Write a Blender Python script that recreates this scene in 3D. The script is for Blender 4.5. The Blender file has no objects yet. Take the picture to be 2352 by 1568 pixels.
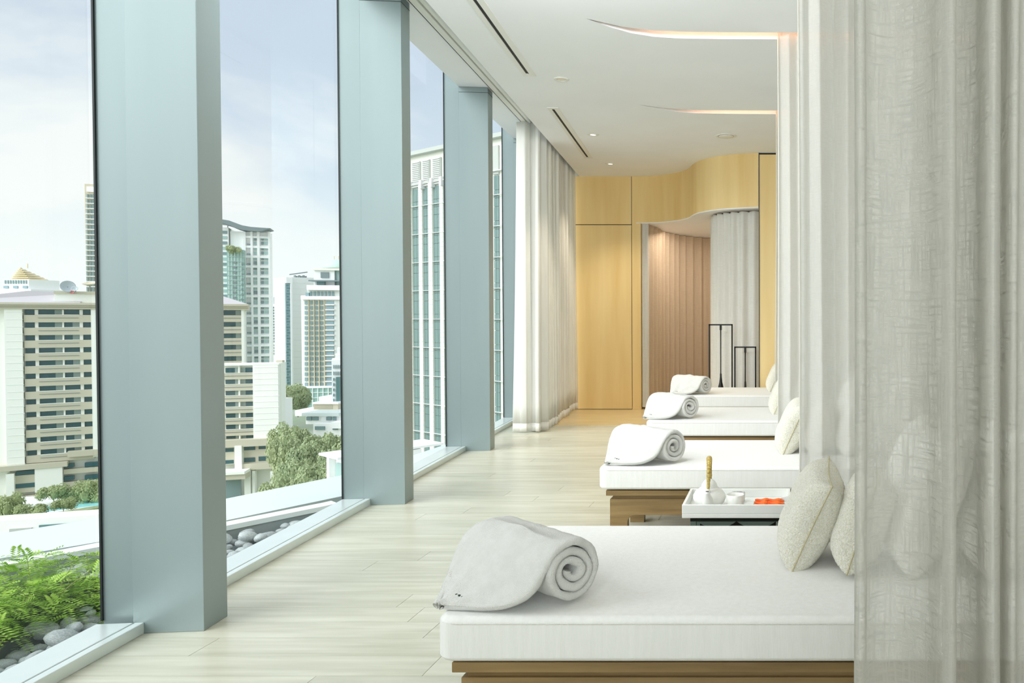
import bpy, bmesh, math, random
from mathutils import Vector, Matrix, noise
from math import sin, cos, pi, radians, atan2, sqrt

random.seed(7)
SC = bpy.context.scene
COL = SC.collection

# ------------------------------------------------------------------ camera
FPX, PX, PY, TH, CH = 1735.0, 1790.0, 758.0, radians(1.0), 1.25
cam_d = bpy.data.cameras.new('camera')
cam_d.sensor_fit = 'HORIZONTAL'
cam_d.sensor_width = 36.0
cam_d.lens = FPX / 2352 * 36.0
cam_d.shift_x = (1176 - PX) / 2352
cam_d.shift_y = (PY - 784) / 2352
cam_d.clip_start = 0.05
cam_d.clip_end = 6000
cam = bpy.data.objects.new('camera', cam_d)
cam.location = (0, 0, CH)
cam.rotation_euler = (pi / 2 - TH, 0, 0)
COL.objects.link(cam)
SC.camera = cam

SC.view_settings.view_transform = 'Standard'
SC.view_settings.look = 'None'
SC.view_settings.gamma = 1.0
SC.view_settings.use_curve_mapping = False
SC.view_settings.exposure = 0.43
try:
    SC.cycles.use_denoising = True
    SC.cycles.max_bounces = 10
    SC.cycles.diffuse_bounces = 5
    SC.cycles.glossy_bounces = 4
    SC.cycles.transparent_max_bounces = 24
    SC.cycles.transmission_bounces = 6
    SC.cycles.caustics_reflective = False
    SC.cycles.caustics_refractive = False
    SC.cycles.sample_clamp_indirect = 6.0
except Exception:
    pass


def lin(c):
    def f(v):
        v /= 255.0
        return v / 12.92 if v <= 0.04045 else ((v + 0.055) / 1.055) ** 2.4
    return (f(c[0]), f(c[1]), f(c[2]), 1.0)


# ------------------------------------------------------------------ sky
world = bpy.data.worlds.new('sky')
SC.world = world
world.use_nodes = True
wt = world.node_tree
wt.nodes.clear()


def wn(t, **k):
    n = wt.nodes.new(t)
    for a, b in k.items():
        setattr(n, a, b)
    return n


wo = wn('ShaderNodeOutputWorld')
wb = wn('ShaderNodeBackground')
wb.inputs['Strength'].default_value = 0.88
geo = wn('ShaderNodeTexCoord')
sepw = wn('ShaderNodeSeparateXYZ')
wt.links.new(geo.outputs['Generated'], sepw.inputs[0])
ramp = wn('ShaderNodeValToRGB')
wt.links.new(sepw.outputs['Z'], ramp.inputs[0])
cr = ramp.color_ramp
cr.elements[0].position = 0.0
cr.elements[0].color = lin((240, 247, 243))
cr.elements[1].position = 1.0
cr.elements[1].color = lin((196, 212, 230))
for p_, c_ in ((0.06, (233, 242, 241)), (0.16, (203, 217, 229)), (0.28, (192, 206, 221)), (0.5, (198, 211, 225))):
    e_ = cr.elements.new(p_)
    e_.color = lin(c_)
mapw = wn('ShaderNodeMapping')
mapw.inputs['Scale'].default_value = (1.0, 1.0, 2.3)
mapw.inputs['Location'].default_value = (0.35, 0.1, 0.62)
wt.links.new(geo.outputs['Generated'], mapw.inputs[0])
nz = wn('ShaderNodeTexNoise')
nz.inputs['Scale'].default_value = 2.6
nz.inputs['Detail'].default_value = 7.0
nz.inputs['Roughness'].default_value = 0.52
nz.inputs['Distortion'].default_value = 0.25
wt.links.new(mapw.outputs[0], nz.inputs['Vector'])
cl = wn('ShaderNodeValToRGB')
cl.color_ramp.elements[0].position = 0.42
cl.color_ramp.elements[0].color = (0, 0, 0, 1)
cl.color_ramp.elements[1].position = 0.59
cl.color_ramp.elements[1].color = (1, 1, 1, 1)
wt.links.new(nz.outputs['Fac'], cl.inputs[0])
mixw = wn('ShaderNodeMixRGB')
mixw.inputs['Color2'].default_value = lin((241, 243, 240))
fa = wn('ShaderNodeMath', operation='MULTIPLY')
fa.inputs[1].default_value = 0.85
wt.links.new(cl.outputs[0], fa.inputs[0])
wt.links.new(fa.outputs[0], mixw.inputs['Fac'])
wt.links.new(ramp.outputs[0], mixw.inputs['Color1'])
wt.links.new(mixw.outputs[0], wb.inputs['Color'])
wt.links.new(wb.outputs[0], wo.inputs[0])

# ------------------------------------------------------------------ sun behind thin cloud, and added fill lamps
sd = bpy.data.lights.new('sun', 'SUN')
sd.energy = 2.9
sd.angle = radians(60)
sd.color = (0.96, 0.98, 1.0)
sun = bpy.data.objects.new('sun', sd)
sun.rotation_euler = Vector((0.66, 0.58, -0.60)).to_track_quat('-Z', 'Y').to_euler()
COL.objects.link(sun)


def area(name, loc, target, sx, sy, power, color=(1, 1, 1), spread=180):
    d = bpy.data.lights.new(name, 'AREA')
    d.shape = 'RECTANGLE'
    d.size, d.size_y = sx, sy
    d.energy = power
    d.color = color
    d.spread = radians(spread)
    o = bpy.data.objects.new(name, d)
    o.location = loc
    o.rotation_euler = (Vector(target) - Vector(loc)).to_track_quat('-Z', 'Y').to_euler()
    COL.objects.link(o)
    return o


# added unseen fill lamp behind the camera, bounced off the ceiling
area('rear_fill', (-0.3, -1.4, 1.7), (-0.5, 2.4, 3.3), 2.6, 1.6, 50, (0.92, 0.97, 1.0))
area('far_fill', (-1.15, 3.0, 2.95), (-1.5, 10.2, 1.5), 1.0, 0.5, 48, (0.96, 0.98, 1.0))  # added unseen fill for the far end, no fitting in the ceiling

PHI = atan2(177, 1735)
CP, SP = cos(PHI), sin(PHI)


def Wp(a, b, z=0.0):
    return Vector((a * CP - b * SP, a * SP + b * CP, z))


def ray(x, y):
    a = (x - PX) / FPX
    b = -(y - PY) / FPX
    return a, b * sin(TH) + cos(TH), b * cos(TH) - sin(TH)


def at(x, y, Y):
    d = ray(x, y)
    t = Y / d[1]
    return Vector((d[0] * t, Y, CH + d[2] * t))


# ------------------------------------------------------------------ materials
def nodes(name):
    m = bpy.data.materials.new(name)
    m.use_nodes = True
    nt = m.node_tree
    nt.nodes.clear()
    out = nt.nodes.new('ShaderNodeOutputMaterial')
    return m, nt, out


def mat(name, col, rough=0.6, metal=0.0, col2=None, scale=(6, 6, 6), detail=4, lo=0.35, hi=0.65, bump=0.0, bscale=None,
        bdetail=3, sheen=0.0, spec=0.5, coat=0.0, per_object=0.0, trans=0.0, emit=None, estr=0.0, coord='Object', sss=0.0):
    m, nt, out = nodes(name)
    L = nt.links
    b = nt.nodes.new('ShaderNodeBsdfPrincipled')
    b.inputs['Roughness'].default_value = rough
    b.inputs['Metallic'].default_value = metal
    b.inputs['Specular IOR Level'].default_value = spec
    b.inputs['Sheen Weight'].default_value = sheen
    b.inputs['Coat Weight'].default_value = coat
    tc = nt.nodes.new('ShaderNodeTexCoord')
    src = None
    if col2 is not None:
        mp = nt.nodes.new('ShaderNodeMapping')
        mp.inputs['Scale'].default_value = scale
        L.new(tc.outputs[coord], mp.inputs[0])
        n = nt.nodes.new('ShaderNodeTexNoise')
        n.inputs['Scale'].default_value = 1.0
        n.inputs['Detail'].default_value = detail
        if per_object:
            oi = nt.nodes.new('ShaderNodeObjectInfo')
            vm = nt.nodes.new('ShaderNodeVectorMath')
            vm.operation = 'SCALE'
            cmb = nt.nodes.new('ShaderNodeCombineXYZ')
            for k in range(3):
                L.new(oi.outputs['Random'], cmb.inputs[k])
            L.new(cmb.outputs[0], vm.inputs[0])
            vm.inputs['Scale'].default_value = 40
            va = nt.nodes.new('ShaderNodeVectorMath')
            L.new(mp.outputs[0], va.inputs[0])
            L.new(vm.outputs[0], va.inputs[1])
            L.new(va.outputs[0], n.inputs['Vector'])
        else:
            L.new(mp.outputs[0], n.inputs['Vector'])
        r = nt.nodes.new('ShaderNodeValToRGB')
        r.color_ramp.elements[0].position = lo
        r.color_ramp.elements[1].position = hi
        r.color_ramp.elements[0].color = lin(col)
        r.color_ramp.elements[1].color = lin(col2)
        L.new(n.outputs['Fac'], r.inputs[0])
        src = r.outputs[0]
    if per_object:
        oi2 = nt.nodes.new('ShaderNodeObjectInfo')
        mr = nt.nodes.new('ShaderNodeMapRange')
        mr.inputs['To Min'].default_value = 1 - per_object
        mr.inputs['To Max'].default_value = 1 + per_object * 0.6
        L.new(oi2.outputs['Random'], mr.inputs['Value'])
        hs = nt.nodes.new('ShaderNodeHueSaturation')
        L.new(mr.outputs[0], hs.inputs['Value'])
        if src:
            L.new(src, hs.inputs['Color'])
        else:
            hs.inputs['Color'].default_value = lin(col)
        src = hs.outputs[0]
    if src:
        L.new(src, b.inputs['Base Color'])
    else:
        b.inputs['Base Color'].default_value = lin(col)
    if bump:
        n2 = nt.nodes.new('ShaderNodeTexNoise')
        n2.inputs['Scale'].default_value = 1.0
        n2.inputs['Detail'].default_value = bdetail
        mp2 = nt.nodes.new('ShaderNodeMapping')
        mp2.inputs['Scale'].default_value = bscale if isinstance(bscale, tuple) else (bscale,) * 3
        L.new(tc.outputs[coord], mp2.inputs[0])
        L.new(mp2.outputs[0], n2.inputs['Vector'])
        bp = nt.nodes.new('ShaderNodeBump')
        bp.inputs['Strength'].default_value = bump
        bp.inputs['Distance'].default_value = 0.01
        L.new(n2.outputs['Fac'], bp.inputs['Height'])
        L.new(bp.outputs[0], b.inputs['Normal'])
    if emit:
        b.inputs['Emission Color'].default_value = lin(emit)
        b.inputs['Emission Strength'].default_value = estr
    last = b.outputs[0]
    if trans:
        tr = nt.nodes.new('ShaderNodeBsdfTranslucent')
        if src:
            L.new(src, tr.inputs['Color'])
        else:
            tr.inputs['Color'].default_value = lin(col)
        mx = nt.nodes.new('ShaderNodeMixShader')
        mx.inputs[0].default_value = trans
        L.new(last, mx.inputs[1])
        L.new(tr.outputs[0], mx.inputs[2])
        last = mx.outputs[0]
    L.new(last, out.inputs[0])
    return m


def sheer(name, col, opac, weave, trans=0.45, usc=110.0, vsc=90.0, edge=0.2):
    """open-weave curtain cloth: threads from two stretched noises over the cloth's own UVs (metres)"""
    m, nt, out = nodes(name)
    L = nt.links
    uv = nt.nodes.new('ShaderNodeUVMap')
    hs = []
    for sc_ in ((usc, usc * 0.045, 1.0), (vsc * 0.09, vsc, 1.0)):
        mp = nt.nodes.new('ShaderNodeMapping')
        mp.inputs['Scale'].default_value = sc_
        L.new(uv.outputs[0], mp.inputs[0])
        n = nt.nodes.new('ShaderNodeTexNoise')
        n.inputs['Scale'].default_value = 1.0
        n.inputs['Detail'].default_value = 3.0
        n.inputs['Roughness'].default_value = 0.65
        L.new(mp.outputs[0], n.inputs['Vector'])
        mr = nt.nodes.new('ShaderNodeMapRange')
        mr.inputs['From Min'].default_value = 0.38
        mr.inputs['From Max'].default_value = 0.66
        L.new(n.outputs['Fac'], mr.inputs['Value'])
        hs.append(mr.outputs[0])
    mx_ = nt.nodes.new('ShaderNodeMath')
    mx_.operation = 'MAXIMUM'
    L.new(hs[0], mx_.inputs[0])
    L.new(hs[1], mx_.inputs[1])
    av = nt.nodes.new('ShaderNodeMapRange')
    av.inputs['To Min'].default_value = opac - weave
    av.inputs['To Max'].default_value = opac + weave
    L.new(mx_.outputs[0], av.inputs['Value'])
    lw = nt.nodes.new('ShaderNodeLayerWeight')
    lw.inputs['Blend'].default_value = 0.5
    ed = nt.nodes.new('ShaderNodeMath')
    ed.operation = 'MULTIPLY_ADD'
    ed.use_clamp = True
    ed.inputs[1].default_value = edge
    L.new(lw.outputs['Facing'], ed.inputs[0])
    L.new(av.outputs[0], ed.inputs[2])
    cm = nt.nodes.new('ShaderNodeMixRGB')
    cm.inputs['Color1'].default_value = lin(col)
    cm.inputs['Color2'].default_value = lin(tuple(int(c * 0.9) for c in col))
    L.new(mx_.outputs[0], cm.inputs['Fac'])
    d = nt.nodes.new('ShaderNodeBsdfDiffuse')
    t = nt.nodes.new('ShaderNodeBsdfTranslucent')
    L.new(cm.outputs[0], d.inputs['Color'])
    L.new(cm.outputs[0], t.inputs['Color'])
    bp = nt.nodes.new('ShaderNodeBump')
    bp.inputs['Strength'].default_value = 0.35
    bp.inputs['Distance'].default_value = 0.002
    L.new(mx_.outputs[0], bp.inputs['Height'])
    L.new(bp.outputs[0], d.inputs['Normal'])
    m1 = nt.nodes.new('ShaderNodeMixShader')
    m1.inputs[0].default_value = trans
    L.new(d.outputs[0], m1.inputs[1])
    L.new(t.outputs[0], m1.inputs[2])
    tp = nt.nodes.new('ShaderNodeBsdfTransparent')
    m2 = nt.nodes.new('ShaderNodeMixShader')
    L.new(ed.outputs[0], m2.inputs[0])
    L.new(tp.outputs[0], m2.inputs[1])
    L.new(m1.outputs[0], m2.inputs[2])
    L.new(m2.outputs[0], out.inputs[0])
    return m


def glass(name, tint, refl=0.5, ior=1.45):
    m, nt, out = nodes(name)
    L = nt.links
    fr = nt.nodes.new('ShaderNodeFresnel')
    fr.inputs['IOR'].default_value = ior
    mu = nt.nodes.new('ShaderNodeMath')
    mu.operation = 'MULTIPLY'
    mu.inputs[1].default_value = refl
    L.new(fr.outputs[0], mu.inputs[0])
    t = nt.nodes.new('ShaderNodeBsdfTransparent')
    t.inputs['Color'].default_value = (*tint, 1)
    g = nt.nodes.new('ShaderNodeBsdfGlossy')
    g.inputs['Roughness'].default_value = 0.02
    mx = nt.nodes.new('ShaderNodeMixShader')
    L.new(mu.outputs[0], mx.inputs[0])
    L.new(t.outputs[0], mx.inputs[1])
    L.new(g.outputs[0], mx.inputs[2])
    L.new(mx.outputs[0], out.inputs[0])
    return m


def emission(name, col, s):
    m, nt, out = nodes(name)
    e = nt.nodes.new('ShaderNodeEmission')
    e.inputs['Color'].default_value = lin(col)
    e.inputs['Strength'].default_value = s
    nt.links.new(e.outputs[0], out.inputs[0])
    return m


M = {}
M['metal'] = mat('column_metal', (140, 155, 155), 0.36, 0.3, (146, 160, 160), (3, 3, 0.4), spec=0.5)
M['sill'] = mat('sill_metal', (214, 224, 221), 0.28, 0.3, (219, 228, 225), (5, 5, 5))
M['gasket'] = mat('black_gasket', (26, 32, 32), 0.5)
M['plaster'] = mat('ceiling_plaster', (244, 246, 249), 0.85, 0, (240, 242, 245), (1.3, 1.3, 1.3))
M['wall'] = mat('wall_plaster', (226, 224, 214), 0.85, 0, (219, 217, 207), (1.5, 1.5, 1.5))
M['white_metal'] = mat('white_enamel', (232, 232, 226), 0.45)
M['black'] = mat('black_slot', (22, 26, 24), 0.6)
M['black_iron'] = mat('black_iron', (20, 21, 20), 0.45, 0.3)
M['alu'] = mat('track_aluminium', (196, 199, 194), 0.35, 0.6)
M['trough'] = mat('trough_white', (246, 232, 218), 0.8)
M['glass'] = glass('window_glass', (0.988, 0.997, 0.994), 0.06)
M['clear'] = glass('clear_glass', (0.93, 0.97, 0.95), 0.8)
M['plank'] = mat('pale_oak', (183, 182, 162), 0.30, 0, (210, 209, 192), (2.2, 26, 1), 6, 0.3, 0.75, bump=0.05, bscale=(4, 60, 4), per_object=0.07, spec=0.5)
M['plank_warm'] = mat('warm_oak', (206, 184, 136), 0.26, 0, (222, 202, 157), (1.6, 26, 1), 6, 0.3, 0.75, bump=0.04, bscale=(4, 60, 4), per_object=0.04)
M['maple'] = mat('maple_veneer', (230, 198, 132), 0.5, 0, (243, 218, 160), (5.2, 5.2, 0.45), 5, 0.3, 0.72, bump=0.02, bscale=(60, 60, 6))
M['walnut'] = mat('brown_oak', (122, 98, 60), 0.42, 0, (158, 132, 88), (2.0, 14, 30), 6, 0.3, 0.75, bump=0.08, bscale=(8, 90, 90))
M['linen'] = mat('white_linen', (236, 236, 233), 0.9, 0, (231, 231, 227), (70, 70, 5), 4, 0.35, 0.7, bump=0.14, bscale=(340, 340, 30), sheen=0.2)
M['towel'] = mat('white_terry', (243, 243, 238), 1.0, 0, (236, 236, 230), (30, 30, 30), bump=0.75, bscale=420.0, bdetail=5, sheen=0.5)
M['stitch'] = mat('hem_stitch', (235, 234, 226), 1.0, bump=0.6, bscale=(500, 500, 500))
M['thread'] = mat('green_thread', (42, 60, 54), 0.9)
M['boucle'] = mat('cream_boucle', (232, 228, 206), 1.0, 0, (250, 248, 236), (230, 230, 230), 3, 0.36, 0.60, bump=0.9, bscale=210.0, bdetail=4, sheen=0.4)
M['seam'] = mat('cushion_seam', (190, 182, 144), 0.95)
M['pillow'] = mat('white_pillow', (238, 237, 230), 0.95, bump=0.3, bscale=90.0, sheen=0.3)
M['sheer_near'] = sheer('near_sheer', (228, 227, 219), 0.68, 0.16, 0.42, 190, 170, 0.25)
M['sheer'] = sheer('white_sheer', (248, 248, 244), 0.80, 0.07, 0.45, 260, 240, 0.2)
M['sheer_edge'] = mat('sheer_hem', (246, 245, 238), 0.9, trans=0.4)
M['drape'] = mat('window_drape', (250, 249, 244), 0.95, 0, (245, 244, 238), (80, 80, 3), trans=0.35, sheen=0.1)
M['linen_white'] = sheer('white_linen_curtain', (246, 247, 242), 0.93, 0.07, 0.25, 90, 120, 0.1)
M['linen_beige'] = sheer('beige_linen_curtain', (222, 200, 172), 0.95, 0.05, 0.2, 90, 120, 0.1)
M['marble'] = mat('white_marble', (238, 239, 235), 0.25, 0, (222, 225, 221), (7, 7, 7), 6, 0.45, 0.9)
M['china'] = mat('white_china', (240, 240, 235), 0.35, coat=0.3)
M['brass'] = mat('gold_rattan', (176, 148, 66), 0.35, 0.55, (214, 192, 120), (120, 120, 160), bump=0.5, bscale=300.0)
M['papaya'] = mat('papaya', (236, 84, 10), 0.35, 0, (250, 128, 44), (30, 30, 30), sss=0.1)
M['dark_glass'] = mat('dark_glass', (30, 38, 36), 0.15)
M['teal_steel'] = mat('grey_green_steel', (118, 136, 130), 0.3, 0.4)
M['paper'] = mat('white_paper', (244, 244, 242), 0.8)
M['ink'] = mat('black_ink', (30, 32, 34), 0.7)
M['led'] = emission('warm_led', (255, 200, 164), 7.0)
M['lamp'] = emission('downlight_glow', (255, 246, 232), 2.5)


# ------------------------------------------------------------------ mesh builder
class MB:
    def __init__(self):
        self.v, self.f, self.uv = [], [], None

    def add(self, vs, fs):
        n = len(self.v)
        self.v += [tuple(p) for p in vs]
        self.f += [tuple(i + n for i in f) for f in fs]
        return self

    def box(self, x0, y0, z0, x1, y1, z1):
        return self.add([(x0, y0, z0), (x1, y0, z0), (x1, y1, z0), (x0, y1, z0), (x0, y0, z1), (x1, y0, z1), (x1, y1, z1), (x0, y1, z1)],
                        [(0, 3, 2, 1), (4, 5, 6, 7), (0, 1, 5, 4), (1, 2, 6, 5), (2, 3, 7, 6), (3, 0, 4, 7)])

    def prism(self, pts, z0, z1):
        n = len(pts)
        a = sum(pts[i][0] * pts[(i + 1) % n][1] - pts[(i + 1) % n][0] * pts[i][1] for i in range(n))
        if a < 0:
            pts = pts[::-1]
        vs = [(p[0], p[1], z0) for p in pts] + [(p[0], p[1], z1) for p in pts]
        fs = [tuple(range(n - 1, -1, -1)), tuple(range(n, 2 * n))] + [(i, (i + 1) % n, n + (i + 1) % n, n + i) for i in range(n)]
        return self.add(vs, fs)

    def lathe(self, prof, n=24, c=(0, 0, 0)):
        vs, fs = [], []
        for r, z in prof:
            for k in range(n):
                a = 2 * pi * k / n
                vs.append((c[0] + max(r, 1e-4) * cos(a), c[1] + max(r, 1e-4) * sin(a), c[2] + z))
        for i in range(len(prof) - 1):
            for k in range(n):
                k2 = (k + 1) % n
                fs.append((i * n + k, i * n + k2, (i + 1) * n + k2, (i + 1) * n + k))
        fs.append(tuple(range(n - 1, -1, -1)))
        fs.append(tuple((len(prof) - 1) * n + k for k in range(n)))
        return self.add(vs, fs)

    def tube(self, pts, r, n=8, close=False):
        pts = [Vector(p) for p in pts]
        m = len(pts)
        rs = r if isinstance(r, (list, tuple)) else [r] * m
        vs, fs = [], []
        prev = None
        for i, p in enumerate(pts):
            t = (pts[(i + 1) % m] - pts[i - 1]) if close else (pts[min(i + 1, m - 1)] - pts[max(i - 1, 0)])
            t.normalize()
            if prev is None:
                a = Vector((0, 0, 1)) if abs(t.z) < 0.9 else Vector((1, 0, 0))
                u = t.cross(a).normalized()
            else:
                u = (prev - t * prev.dot(t)).normalized()
            prev = u
            w = t.cross(u)
            for k in range(n):
                q = 2 * pi * k / n
                vs.append(p + (u * cos(q) + w * sin(q)) * rs[i])
        for i in range(m if close else m - 1):
            j = (i + 1) % m
            for k in range(n):
                k2 = (k + 1) % n
                fs.append((i * n + k, i * n + k2, j * n + k2, j * n + k))
        if not close:
            fs.append(tuple(range(n - 1, -1, -1)))
            fs.append(tuple((m - 1) * n + k for k in range(n)))
        return self.add(vs, fs)

    def mesh(self, name, m, smooth=False):
        me = bpy.data.meshes.new(name)
        me.from_pydata(self.v, [], self.f)
        if self.uv:
            ul = me.uv_layers.new(name='UVMap')
            for lp in me.loops:
                ul.data[lp.index].uv = self.uv[lp.vertex_index]
        me.materials.append(m)
        if smooth:
            me.shade_smooth()
        me.update()
        return me

    def build(self, name, m, parent=None, smooth=False, bevel=0.0, seg=2, loc=None, rz=None):
        o = bpy.data.objects.new(name, self.mesh(name, m, smooth))
        COL.objects.link(o)
        if parent:
            o.parent = parent
        if loc is not None:
            o.location = loc
        if rz is not None:
            o.rotation_euler.z = rz
        if bevel:
            bv = o.modifiers.new('bevel', 'BEVEL')
            bv.width = bevel
            bv.segments = seg
            bv.limit_method = 'ANGLE'
            bv.angle_limit = radians(40)
            o.data.shade_smooth()
            wn_ = o.modifiers.new('wn', 'WEIGHTED_NORMAL')
            wn_.keep_sharp = True
        return o


def tag(o, label=None, cat=None, group=None, kind=None):
    for k, v in (('label', label), ('category', cat), ('group', group), ('kind', kind)):
        if v:
            o[k] = v
    return o


def empty(name, loc=(0, 0, 0), rz=0.0, label=None, cat=None, group=None, kind=None, parent=None):
    o = bpy.data.objects.new(name, None)
    COL.objects.link(o)
    o.location = loc
    o.rotation_euler = (0, 0, rz)
    o.empty_display_size = 0.1
    if parent:
        o.parent = parent
    return tag(o, label, cat, group, kind)


def inst(name, me, parent=None, loc=(0, 0, 0), rot=(0, 0, 0), scale=(1, 1, 1)):
    o = bpy.data.objects.new(name, me)
    COL.objects.link(o)
    if parent:
        o.parent = parent
    o.location = loc
    o.rotation_euler = rot
    o.scale = scale
    return o


KIDS = {}


def children(o):
    return [c for c in COL.objects if c.parent is o]


def copy_tree(o, parent=None):
    c = o.copy()
    COL.objects.link(c)
    if parent:
        c.parent = parent
    for ch in children(o):
        copy_tree(ch, c)
    return c


def catmull(P, n=8):
    out = []
    P = [Vector(p) for p in P]
    for i in range(len(P) - 1):
        p0, p1, p2, p3 = P[max(i - 1, 0)], P[i], P[i + 1], P[min(i + 2, len(P) - 1)]
        for k in range(n):
            t = k / n
            out.append(0.5 * ((2 * p1) + (p2 - p0) * t + (2 * p0 - 5 * p1 + 4 * p2 - p3) * t * t + (3 * p1 - p0 - 3 * p2 + p3) * t ** 3))
    out.append(P[-1])
    return out


def struct(o):
    o['kind'] = 'structure'
    return o


# ================================================================== ROOM SHELL (window wall frame is turned by PHI)
ZC, ZS = 3.14, 3.38
XG = -2.37
# floor slab, with the planks as parts
floor = struct(MB().prism([tuple(Wp(-2.30, -4)[:2]), tuple(Wp(-2.30, 13)[:2]), (1.6, 13.0), (1.6, -4.0)], -0.14, -0.012).build('floor', M['walnut']))


def gx(Y):      # x of the inner sill foot at depth Y
    # point on line X' = -2.205
    return (-2.205 - Y * SP) / CP


row = 0
Y = 2.3
PW = 0.1555
joint_rng = random.Random(3)
while Y < 8.69:
    Y1 = min(Y + PW - 0.0018, 8.70)
    xs = [gx(Y)]
    x = gx(Y) + joint_rng.uniform(0.3, 1.8)
    while x < 1.3:
        xs.append(x)
        x += joint_rng.choice((1.5, 1.8, 2.1))
    xs.append(1.5)
    for i in range(len(xs) - 1):
        x0, x1 = xs[i], xs[i + 1] - 0.002
        if i == 0:
            pts = [(gx(Y), Y), (x1, Y), (x1, Y1), (gx(Y1), Y1)]
            cx = 0
        else:
            pts = [(x0, Y), (x1, Y), (x1, Y1), (x0, Y1)]
        ox, oy = (x0 + x1) / 2, Y
        MB().prism([(p[0] - ox, p[1] - oy) for p in pts], -0.012, 0.0).build('plank', M['plank'], floor, loc=(ox, oy, 0))
    Y += PW
    row += 1
# warm boards of the threshold in front of the end wall
Y = 8.70
while Y < 12.6:
    Y1 = Y + 0.20 - 0.001
    MB().prism([(gx(Y) + 1.2, 0), (0, 0), (2.7, 0), (2.7, Y1 - Y), (gx(Y1) + 1.2, Y1 - Y)], -0.012, 0.002).build('threshold_plank', M['plank_warm'], floor, loc=(-1.2, Y, 0))
    Y += 0.20
# plain floor behind the camera
MB().prism([tuple(Wp(-2.2, -3.9)[:2]), tuple(Wp(-2.2, 2.28)[:2]), (1.5, 2.299), (1.5, -3.9)], -0.012, -0.001).build('floor_boards', M['plank'], floor)

# fascia path (S curve) at the back
FAS = [(-1.985, 10.193), (-1.75, 10.17), (-1.57, 10.10), (-1.43, 10.00), (-1.30, 9.88), (-1.16, 9.66), (-1.065, 9.38), (-0.95, 9.15), (-0.74, 8.93), (-0.47, 8.79), (-0.24, 8.735)]
fas = [tuple(p) for p in catmull([(a, b, 0) for a, b in FAS], 8)]

# ceiling slab with real cut-outs
S1 = [(-1.227, 4.817), (-1.107, 4.96), (-0.986, 5.066), (-0.852, 5.129), (-0.68, 5.161), (-0.4, 5.172), (1.35, 5.20), (1.35, 5.08), (-0.4, 5.048), (-0.663, 5.035), (-0.833, 5.02), (-1.024, 4.955)]
S2 = [(-1.256, 6.759), (-1.068, 6.899), (-0.924, 7.001), (-0.768, 7.046), (-0.4, 7.065), (1.35, 7.10), (1.35, 6.98), (-0.4, 6.95), (-0.757, 6.943), (-1.064, 6.865)]
SLOTS = [S1, S2, [(x + 0.06, y - 1.92) for x, y in S1], [(x + 0.12, y - 3.83) for x, y in S1]]
AC = [(2.6, 6.08), (7.07, 9.163)]


def fill_with_holes(outer, holes, z0, z1, name, material):
    cu = bpy.data.curves.new(name, 'CURVE')
    cu.dimensions = '2D'
    cu.fill_mode = 'BOTH'
    cu.extrude = (z1 - z0) / 2
    for poly in [outer] + holes:
        sp = cu.splines.new('POLY')
        sp.points.add(len(poly) - 1)
        for i, p in enumerate(poly):
            sp.points[i].co = (p[0], p[1], 0, 1)
        sp.use_cyclic_u = True
    tmp = bpy.data.objects.new('tmp', cu)
    COL.objects.link(tmp)
    dg = bpy.context.evaluated_depsgraph_get()
    me = bpy.data.meshes.new_from_object(tmp.evaluated_get(dg))
    bpy.data.objects.remove(tmp)
    me.materials.clear()
    me.materials.append(material)
    o = bpy.data.objects.new(name, me)
    COL.objects.link(o)
    me.transform(Matrix.Translation((0, 0, (z0 + z1) / 2)))
    return o


ce = -1.64
outer = [tuple(Wp(ce, -4)[:2]), tuple(Wp(ce, 10.44)[:2])] + [(p[0], p[1] + 0.01) for p in fas] + [(1.6, 8.745), (1.6, -4)]
holes = [s for s in SLOTS]
for a, b in AC:
    holes.append([tuple(Wp(q, w)[:2]) for q, w in ((-1.361, a), (-1.331, a), (-1.331, b), (-1.361, b))])
ceiling = struct(fill_with_holes(outer, holes, ZC, ZC + 0.05, 'ceiling', M['plaster']))
# vertical edge of the lowered ceiling, the slab above, the window soffit
edge = MB()
for (a0, b0), (a1, b1) in (((ce, -4), (ce, 10.44)),):
    p, q, r_, s_ = Wp(a0, b0), Wp(a1, b1), Wp(a1 + 0.03, b1), Wp(a0 + 0.03, b0)
    edge.prism([tuple(p[:2]), tuple(q[:2]), tuple(r_[:2]), tuple(s_[:2])], ZC + 0.001, ZS + 0.02)
edge.build('ceiling_edge', M['plaster'], ceiling)
MB().prism([tuple(Wp(-2.24, -4)[:2]), tuple(Wp(-2.24, 12.0)[:2]), (1.7, 13.2), (1.7, -4)], ZS, ZS + 0.15).build('ceiling_slab', M['plaster'], ceiling)
soff = MB()
soff.prism([tuple(Wp(-2.40, -4)[:2]), tuple(Wp(-2.40, 13)[:2]), tuple(Wp(-2.24, 13)[:2]), tuple(Wp(-2.24, -4)[:2])], ZS + 0.5, ZS + 0.56)
soff.build('ceiling_head_beam', M['plaster'], ceiling)
for k, s in enumerate(SLOTS):       # light troughs above the cut-outs
    t = MB()
    n = len(s)
    vs = [(p[0], p[1], ZC + 0.045) for p in s] + [(p[0], p[1], ZC + 0.16) for p in s]
    t.add(vs, [(i, (i + 1) % n, n + (i + 1) % n, n + i) for i in range(n)] + [tuple(range(n, 2 * n))])
    t.build('light_trough', M['trough'], ceiling)
    h = n // 2
    near = [p for p in s[h:]] if k != 1 else s[6:]
    near = s[-5:-1] if k != 1 else s[-4:-1]
    near = sorted(near)
    led = MB()
    led.tube([(p[0] + (0.0), p[1] + 0.018, ZC + 0.125) for p in near] + [(1.3, near[-1][1] + 0.045, ZC + 0.125)], 0.008, 6)
    led.build('led_strip', M['led'], ceiling)

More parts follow.
